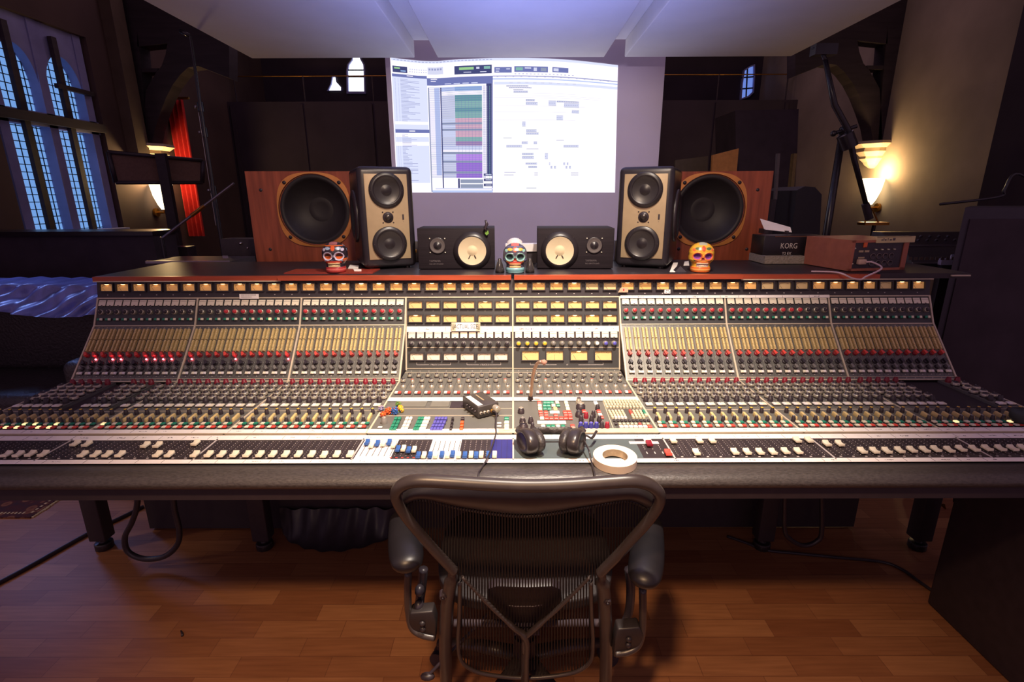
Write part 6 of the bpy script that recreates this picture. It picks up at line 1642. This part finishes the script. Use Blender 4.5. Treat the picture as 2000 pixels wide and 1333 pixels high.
# sofa under an added crumpled sheet that carries the window's blue reflection
sx0, sx1 = -3.75, -2.42
t = thing('leather_sofa', 'dark leather sofa standing left of the mixing desk', 'sofa', ((sx0 + sx1) / 2, 3.2, 0))
q = MB(); q.bb((sx0, 2.62, 0.08), (sx1, 3.40, 0.42)); q.build('seat', leather, t, bevel=0.05, seg=3)
q = MB(); q.bb((sx0, 3.10, 0.40), (sx1, 3.40, 0.95)); q.build('backrest', leather, t, bevel=0.05, seg=3)
q = MB(); q.bb((sx1 - 0.02, 2.60, 0.08), (sx1 + 0.14, 3.40, 0.62)); q.build('armrest', leather, t, bevel=0.05, seg=3)
for xx in (sx0 + 0.1, sx1 - 0.1):
    for yy in (2.7, 3.3):
        q = MB(); q.cyl((xx, yy, 0), (xx, yy, 0.09), 0.025, n=10); q.build('foot', black, t)
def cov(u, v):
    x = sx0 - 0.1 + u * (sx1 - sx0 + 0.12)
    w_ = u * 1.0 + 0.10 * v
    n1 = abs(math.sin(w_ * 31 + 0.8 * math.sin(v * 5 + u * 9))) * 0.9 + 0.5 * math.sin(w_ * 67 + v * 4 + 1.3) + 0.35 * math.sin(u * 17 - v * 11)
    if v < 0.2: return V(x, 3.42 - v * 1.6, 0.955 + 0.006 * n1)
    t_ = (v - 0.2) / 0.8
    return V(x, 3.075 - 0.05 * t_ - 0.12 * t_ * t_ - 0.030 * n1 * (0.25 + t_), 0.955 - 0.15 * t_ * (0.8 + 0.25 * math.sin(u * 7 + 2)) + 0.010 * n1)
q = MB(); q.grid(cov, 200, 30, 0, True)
simple('sofa_sheen_sheet', q, mat('window_sheen_blue', rgb(112, 122, 190), 0.34, var=0.35, scale=7, spec=0.9, stretch=(3, 1, 1)), 'crumpled sheet over the leather sofa back, tinted blue as reflected window light', 'cover')  # base colour paints the window's blue reflection on the dark leather
lamp('window_daylight', 'SPOT', (-4.1, 3.6, 2.2), 60, (0.25, 0.38, 1.0), (-3.1, 3.05, 0.86), 0.3, 44, 0.5)
# rug with a fringe
q = MB(); q.bb((-4.0, 2.115, 0), (-2.295, 2.58, 0.008), 0)
rr = random.Random(4)
for k in range(46):
    yy = 2.12 + k * 0.0098; q.bb((-2.297, yy, 0.001), (-2.282 + rr.uniform(-0.003, 0.004), yy + 0.005, 0.006), 1)
for k in range(80): q.bb((-2.36 - k * 0.018, 2.14, 0.008), (-2.352 - k * 0.018, 2.155, 0.009), 1); 
for k in range(17): q.bb((-2.325, 2.15 + k * 0.024, 0.008), (-2.315, 2.162 + k * 0.024, 0.009), 1)
rm = bpy.data.materials.new('patterned_rug'); rm.use_nodes = True
nt = rm.node_tree; tc = nt.nodes.new('ShaderNodeTexCoord'); vo = nt.nodes.new('ShaderNodeTexVoronoi'); vo.inputs['Scale'].default_value = 22; cr = nt.nodes.new('ShaderNodeValToRGB')
cr.color_ramp.elements[0].color = (0.10, 0.015, 0.015, 1); cr.color_ramp.elements[1].color = (0.03, 0.015, 0.03, 1); cr.color_ramp.elements.new(0.42).color = (0.22, 0.09, 0.05, 1); cr.color_ramp.elements.new(0.5).color = (0.07, 0.012, 0.014, 1)
nt.links.new(tc.outputs['Object'], vo.inputs['Vector']); nt.links.new(vo.outputs['Distance'], cr.inputs['Fac']); nt.links.new(cr.outputs['Color'], nt.nodes['Principled BSDF'].inputs['Base Color']); nt.nodes['Principled BSDF'].inputs['Roughness'].default_value = 0.95
simple('patterned_rug', q, [rm, mat('rug_fringe', rgb(196, 176, 140), 0.9, var=0.1)], 'dark red patterned rug with a pale fringe on the floor at far left', 'rug')
# under the desk: cables and a dark cloth
def cable(name, pts, r, label, group=None, m=None):
    q = MB(); q.tube(smooth_path(pts, 7), r, 8); return simple(name, q, m or soft_black, label, 'cable', group)
cable('floor_cable', [atZ(px, py, 0.008) for px, py in ((-60, 1170), (0, 1138), (60, 1106), (120, 1072), (185, 1036), (240, 1010), (280, 990))], 0.009, 'thick black cable lying across the floor by the left desk leg', 'cables under the desk')
cable('hanging_cable', [atY(px, py, 1.77) for px, py in ((268, 930), (268, 985), (258, 1020), (244, 1050), (250, 1078), (280, 1092), (320, 1088), (346, 1065), (350, 1035), (340, 990), (338, 930))], 0.011, 'thick black cable loop hanging under the left half of the desk', 'cables under the desk')
cable('hanging_cable', [atY(px, py, 1.77) for px, py in ((1535, 930), (1532, 1030), (1545, 1055), (1570, 1066), (1595, 1058), (1605, 1035), (1604, 930))], 0.009, 'thick black cable loop hanging under the right half of the desk', 'cables under the desk')
cable('floor_cable', [atZ(px, py, 0.006) for px, py in ((1420, 1048), (1460, 1062), (1495, 1075), (1560, 1082), (1640, 1090), (1720, 1098), (1760, 1112), (1800, 1140), (1850, 1175))], 0.006, 'thin black cable lying across the floor by the right desk leg', 'cables under the desk')
q = MB()
cA = atZ(545, 1052, 0); cB_ = atZ(775, 1052, 0)
def cl(u, v):
    x = cA.x + u * (cB_.x - cA.x); sag = math.sin(math.pi * u) ** 0.7
    return V(x, 2.0 - 0.135 * sag * v + 0.006 * math.sin(u * 40), 0.12 * (1 - v) ** 1.6 + 0.006 + 0.004 * math.sin(u * 33 + v * 5) * (1 - v))
q.grid(cl, 60, 16, 0, True); simple('dark_cloth', q, soft_black, 'black cloth slumped on the floor under the middle left of the desk', 'cloth')
q = MB(); A_ = atZ(356, 1238, 0.004); q.tube([A_ + V(-0.012, 0.012, 0), A_, A_ + V(0.006, -0.010, 0)], [0.002, 0.004, 0.004], 8); simple('pen_stub', q, soft_black, 'small dark stub lying on the open floor left of the chair', 'debris')
# right: keyboard box on foam, synthesizer, rack, boom stand
K0 = atY(1489, 512, 2.44); K1 = atY(1602, 500, 2.44); KT = atY(1545, 461, 2.44).z
q = MB(); q.bb((K0.x, 2.42, ZT), (atY(1566, 512, 2.44).x, 2.585, ZT + 0.036)); simple('foam_strip', q, mat('grey_foam', rgb(150, 140, 128), 0.95, var=0.2, scale=120, bump=0.6), 'grey foam strip under the black keyboard at the right of the desk', 'foam')
t = thing('keyboard_instrument', 'black keyboard case lettered KORG standing between right bass cabinet and socket panel', 'keyboard', (K0.x + 0.1, 2.5, ZT + 0.036))
q = MB(); q.bb((K0.x, 2.45, ZT + 0.0365), (K1.x + 0.02, 2.58, KT)); q.build('case', mat('keyboard_black', (0.016, 0.012, 0.016, 1), 0.35, var=0.1), t, bevel=0.003)
q = MB(); c = atY(1541, 481, 2.449); q.text('KORG', 0.036, T(c.x, 2.449, c.z) @ RX(90), 0, 0.0004, sx=0.80); c2 = atY(1538, 495.5, 2.449); q.text('T2 EX', 0.017, T(c2.x - 0.004, 2.449, c2.z) @ RX(90), 0, 0.0004)
q.build('lettering', mat('light_print', rgb(206, 196, 190), 0.6, var=0.05), t)
q = MB(); q.bb((K0.x + 0.05, 2.448, KT - 0.006), (K1.x + 0.02, 2.45, KT - 0.001)); q.build('edge_strip', mat('dim_brown_strip', rgb(96, 64, 50), 0.4, var=0.1), t)
p1, p2 = atY(1492, 428, 2.62), atY(1535, 448, 2.62)
q = MB(); q.add([(p1.x, 2.60, p2.z), (p2.x, 2.56, p2.z - 0.012), (p2.x, 2.58, p2.z + 0.012), (p1.x, 2.66, p1.z), ] + [(p1.x, 2.603, p2.z), (p2.x, 2.563, p2.z - 0.012), (p2.x, 2.583, p2.z + 0.012), (p1.x, 2.663, p1.z)], [(0, 1, 2, 3), (7, 6, 5, 4), (0, 4, 5, 1), (1, 5, 6, 2), (2, 6, 7, 3), (3, 7, 4, 0)])
q.bb((p1.x, 2.60, KT), (p1.x + 0.02, 2.66, p2.z + 0.002), 1); q.bb((p2.x - 0.03, 2.55, KT), (p2.x - 0.02, 2.58, p2.z - 0.004), 1)
simple('sheet_paper', q, [paper, black], 'white sheets propped on top of the black keyboard case', 'paper')
# synthesizer on its stand, far right
s0, s1 = atY(1766, 480, 2.78), atY(1900, 486, 2.78)
t = thing('synthesizer', 'sloping black synthesizer on a stand behind the right end of the desk', 'synthesizer', ((s0.x + s1.x) / 2, 2.95, 0))
zl, zm, zh = atY(1766, 513, 2.70).z, atY(1766, 480, 2.78).z, atY(1790, 453, 3.0).z
q = MB(); q.prism([(2.70, zl - 0.03), (3.05, zl - 0.03), (3.05, zh), (2.98, zh), (2.80, zm), (2.78, zm - 0.01), (2.70, zl)], s1.x + 0.25 - s0.x, 0, T(s0.x, 0, 0) @ MYZ); q.build('case', mat('synth_black', (0.02, 0.016, 0.021, 1), 0.35, var=0.1), t)
q = MB(); q.bb((s0.x, 2.795, zm - 0.006), (s1.x - 0.06, 2.80, zm + 0.002)); q.bb((s0.x, 2.695, zl - 0.006), (s0.x + 0.13, 2.70, zl + 0.002)); q.build('edge_strip', mat('dim_steel_strip', rgb(130, 120, 124), 0.4, metal=0.4, var=0.1), t)
for k in range(12):
    q = MB(); xx = s0.x + 0.08 + (k % 6) * 0.05; q.lathe([(0.008, 0), (0.006, 0.012), (0, 0.012)], 10, 0, T(xx, 2.86 + 0.05 * (k // 6), zm + (zh - zm) * (0.06 + 0.05 * (k // 6)) / 0.18) @ RX(35)); q.build('control_knob', dark_metal, t)
for xx in (s0.x + 0.05, s1.x + 0.15):
    q = MB(); q.bb((xx, 2.75, 0), (xx + 0.04, 3.0, zl - 0.03)); q.build('leg', black, t)
q = MB(); a_, b_ = atY(1832, 517, 2.69), atY(1862, 505, 2.69); q.bb((a_.x, 2.672, a_.z), (b_.x, 2.695, b_.z)); q.bb((b_.x - 0.02, 2.68, b_.z), (b_.x, 2.688, b_.z + 0.02)); q.bb((a_.x, 2.66, 0.0), (b_.x, 2.694, a_.z), 1)
simple('white_box', q, [mat('bluish_white_box', rgb(190, 186, 206), 0.6, var=0.06), black], 'small white box on a dark pedestal in front of the black synthesizer', 'box')
q = MB(); a_, b_ = atY(1765, 531, 2.5), atY(1856, 522, 2.5)
for k in range(9): q.bb((a_.x + 0.01 + k * 0.026, 2.497, ZT + 0.006), (a_.x + 0.026 + k * 0.026, 2.50, ZT + 0.020), 1)
q.bb((a_.x, 2.50, ZT), (min(b_.x, 1.797), 2.58, ZT + 0.026)); simple('patch_strip', q, [body, mat('dim_socket', rgb(92, 76, 70), 0.5, var=0.1)], 'low strip of dim sockets right of the salmon case', 'patch bay')
# tall dark rack at the right edge
r0 = atY(1885, 405, 2.30)
t = thing('equipment_rack', 'tall dark equipment rack at the right end of the mixing desk', 'rack', (r0.x + 0.3, 2.5, 0))
q = MB(); q.prism([(r0.x, 2.30), (r0.x + 0.62, 2.30), (r0.x + 0.92, 2.62), (r0.x + 0.30, 2.62)], r0.z - 0.03, 0, T(0, 0, 0.03)); q.build('cabinet', mat('rack_black', (0.034, 0.026, 0.038, 1), 0.55, var=0.1), t, bevel=0.004)
q = MB(); q.bb((r0.x + 0.03, 2.294, 0.08), (r0.x + 0.59, 2.30, r0.z - 0.05)); q.build('front_panel', dark, t)
for xx in (r0.x + 0.16, r0.x + 0.56):
    for yy in (2.34, 2.42):
        q = MB(); q.cyl((xx, yy, 0), (xx, yy, 0.035), 0.03, n=10); q.build('foot', black, t)
q = MB(); q.tube(smooth_path([V(r0.x + 0.05, 2.5, r0.z + 0.01), atY(1950, 385, 2.5), atY(1962, 370, 2.5), atY(1990, 340, 2.5), V(r0.x + 0.62, 2.5, r0.z + 0.01)], 6), 0.006, 8); simple('rack_cable', q, stand_black, 'black cable arched over the top of the tall dark rack', 'cable')
q = MB(); q.bb((1.54, 0.92, 0.0), (2.15, 1.58, 0.60)); simple('speaker_case', q, mat('case_black', (0.034, 0.024, 0.030, 1), 0.6, var=0.15), 'big black case on the floor under the right end of the desk', 'case', bevel=0.01)
# dim brass plugs hanging in the dark at the right
t = thing('plug_lead', 'dangling lead with dim brass plugs in the dark under the right end', 'cable', atY(1870, 985, 1.75))
q = MB(); q.tube(smooth_path([V(atY(1866, 930, 1.75).x, 1.75, 0.695), atY(1864, 968, 1.75), atY(1876, 985, 1.75), atY(1888, 1005, 1.75), atY(1910, 1025, 1.75), atY(1945, 1050, 1.75)], 5), 0.004, 7); q.build('lead', soft_black, t)
for (px, py) in ((1842, 987), (1875, 983), (1880, 1005)):
    p = atY(px, py, 1.74); q = MB(); q.cyl(p, p + V(0.012, 0, -0.016), 0.007, 0.004, 10); q.build('plug', brass, t)
p = atZ(2003, 834, ZD + 0.004)
q = MB(); q.lathe([(0, 0), (0.024, 0), (0.030, 0.012), (0.032, 0.028), (0.028, 0.036), (0, 0.040)], 20, 0, T(p.x + 0.002, p.y + 0.02, ZD + 0.0125)); simple('dark_pouch', q, mat('dark_green_rubber', (0.03, 0.035, 0.034, 1), 0.6, var=0.1), 'dark rounded pouch on the desk at the right picture edge', 'pouch')
# big boom stand at the right
YB = 3.3
t = thing('boom_stand', 'big black boom microphone stand in front of the right wall lamp', 'stand', (atY(1600, 470, YB).x, YB, 0))
jx = atY(1646, 255, YB)
q = MB(); q.tube([V(jx.x, YB, 0.1), V(jx.x, YB, 1.2), jx], [0.022, 0.022, 0.020], 10); q.build('pole', stand_black, t)
q = MB(); q.tube([atY(1612, 118, YB - 0.05), atY(1630, 205, YB - 0.05), jx + V(0, -0.05, 0), atY(1668, 310, YB - 0.05), atY(1698, 424, YB - 0.05)], [0.013, 0.018, 0.018, 0.016, 0.013], 10); q.build('boom', stand_black, t)
q = MB(); q.cyl(atY(1690, 398, YB - 0.05), atY(1698, 428, YB - 0.05), 0.022, n=12); q.build('end_weight', black, t)
q = MB(); q.cyl(atY(1650, 262, YB - 0.09), atY(1660, 288, YB - 0.09), 0.045, n=16); q.build('counterweight', stand_black, t)
q = MB(); q.ball(jx + V(0, -0.02, 0), 0.032, 12); q.cyl(jx + V(-0.07, -0.03, -0.02), jx + V(0.06, -0.03, 0.02), 0.011, n=10); q.ball(jx + V(-0.07, -0.03, -0.02), 0.018, 10, 1); q.build('joint', [stand_black, dark_metal], t)
q = MB(); q.tube(smooth_path([atY(1588, 97, YB - 0.05), atY(1600, 92, YB - 0.05), atY(1612, 118, YB - 0.05)], 5), 0.012, 8); q.bb(tuple(atY(1592, 106, YB - 0.08)), tuple(atY(1626, 90, YB - 0.02))); q.build('microphone_mount', stand_black, t)
for a in (100, 220, 340):
    q = MB(); q.tube([V(jx.x, YB, 0.35), V(jx.x + 0.45 * math.cos(R(a)), YB + 0.45 * math.sin(R(a)), 0.016)], 0.014, 8); q.build('leg', stand_black, t)
# lamp-lit bracket behind the boom stand
YL = 4.3
t = thing('music_stand', 'small brass-topped stand below the right wall lamp', 'stand', (atY(1707, 470, YL).x, YL, 0))
a_, b_ = atY(1682, 437, YL), atY(1729, 435, YL); m_ = (a_ + b_) / 2
q = MB(); q.bb((a_.x, YL - 0.05, a_.z - 0.012), (b_.x, YL + 0.05, a_.z + 0.012)); q.build('top_bar', brass, t)
q = MB(); q.cyl((m_.x + 0.01, YL, 0.02), (m_.x + 0.01, YL, a_.z), 0.014, n=10); q.lathe([(0, 0), (0.18, 0), (0.18, 0.02), (0, 0.03)], 20, 0, T(m_.x + 0.01, YL, 0)); q.build('pole', stand_black, t)
for px in ((1689, 1697), (1716, 1703)):
    q = MB(); q.cyl(atY(px[0], 436, YL), atY(px[1], 408, YL), 0.006, n=8); q.build('arm', brass, t)
# dark things standing behind the right bass cabinet
def panel(name, px, Y, th, m, label, cat, floor=True, group=None):
    P4 = [atY(x, y, Y) for x, y in px]
    q = MB(); q.prism([(p.x, p.z) for p in P4], th, 0, T(0, Y + th, 0) @ RX(90)); 
    if floor:
        x0 = min(p.x for p in P4); x1 = max(p.x for p in P4); zz = min(p.z for p in P4)
        q.bb((x0 + (x1 - x0) * 0.1, Y, 0), (x0 + (x1 - x0) * 0.9, Y + th, zz + 0.002), 1)
    return simple(name, q, [m, black], label, cat, group)
panel('plywood_board', [(1390, 345), (1392, 303), (1443, 290), (1438, 345)], 4.6, 0.03, mat('orange_plywood', rgb(196, 134, 70), 0.6, var=0.12), 'orange plywood board standing behind the right bass cabinet', 'board')
panel('olive_board', [(1318, 345), (1319, 313), (1383, 305), (1382, 345)], 4.9, 0.03, mat('olive_cloth', (0.10, 0.075, 0.05, 1), 0.9, var=0.1), 'dim olive board between right tall monitor and orange plywood', 'board')
panel('amplifier_cabinet', [(1545, 480), (1556, 372), (1572, 364), (1592, 366), (1605, 380), (1600, 480)], 3.9, 0.45, mat('amp_black', (0.018, 0.014, 0.02, 1), 0.6, var=0.1), 'black round-topped cabinet standing left of the big boom stand', 'loudspeaker')
panel('timber_post', [(1533, 480), (1551, 300), (1557, 300), (1541, 480)], 4.5, 0.05, mat('olive_timber', rgb(120, 100, 60), 0.7, var=0.12), 'slim olive post between the right bass cabinet and round-topped cabinet', 'post')
panel('metal_post', [(1514, 390), (1519, 300), (1524, 300), (1518, 390)], 4.0, 0.03, mat('grey_post', rgb(92, 82, 84), 0.5, var=0.12), 'thin grey post rising just right of the right bass cabinet', 'post')
panel('dark_rack', [(1440, 480), (1436, 216), (1560, 213), (1557, 300), (1546, 480)], 5.2, 0.5, dark, 'dark silhouette of a tall shelf in front of the lit right wall', 'shelf')
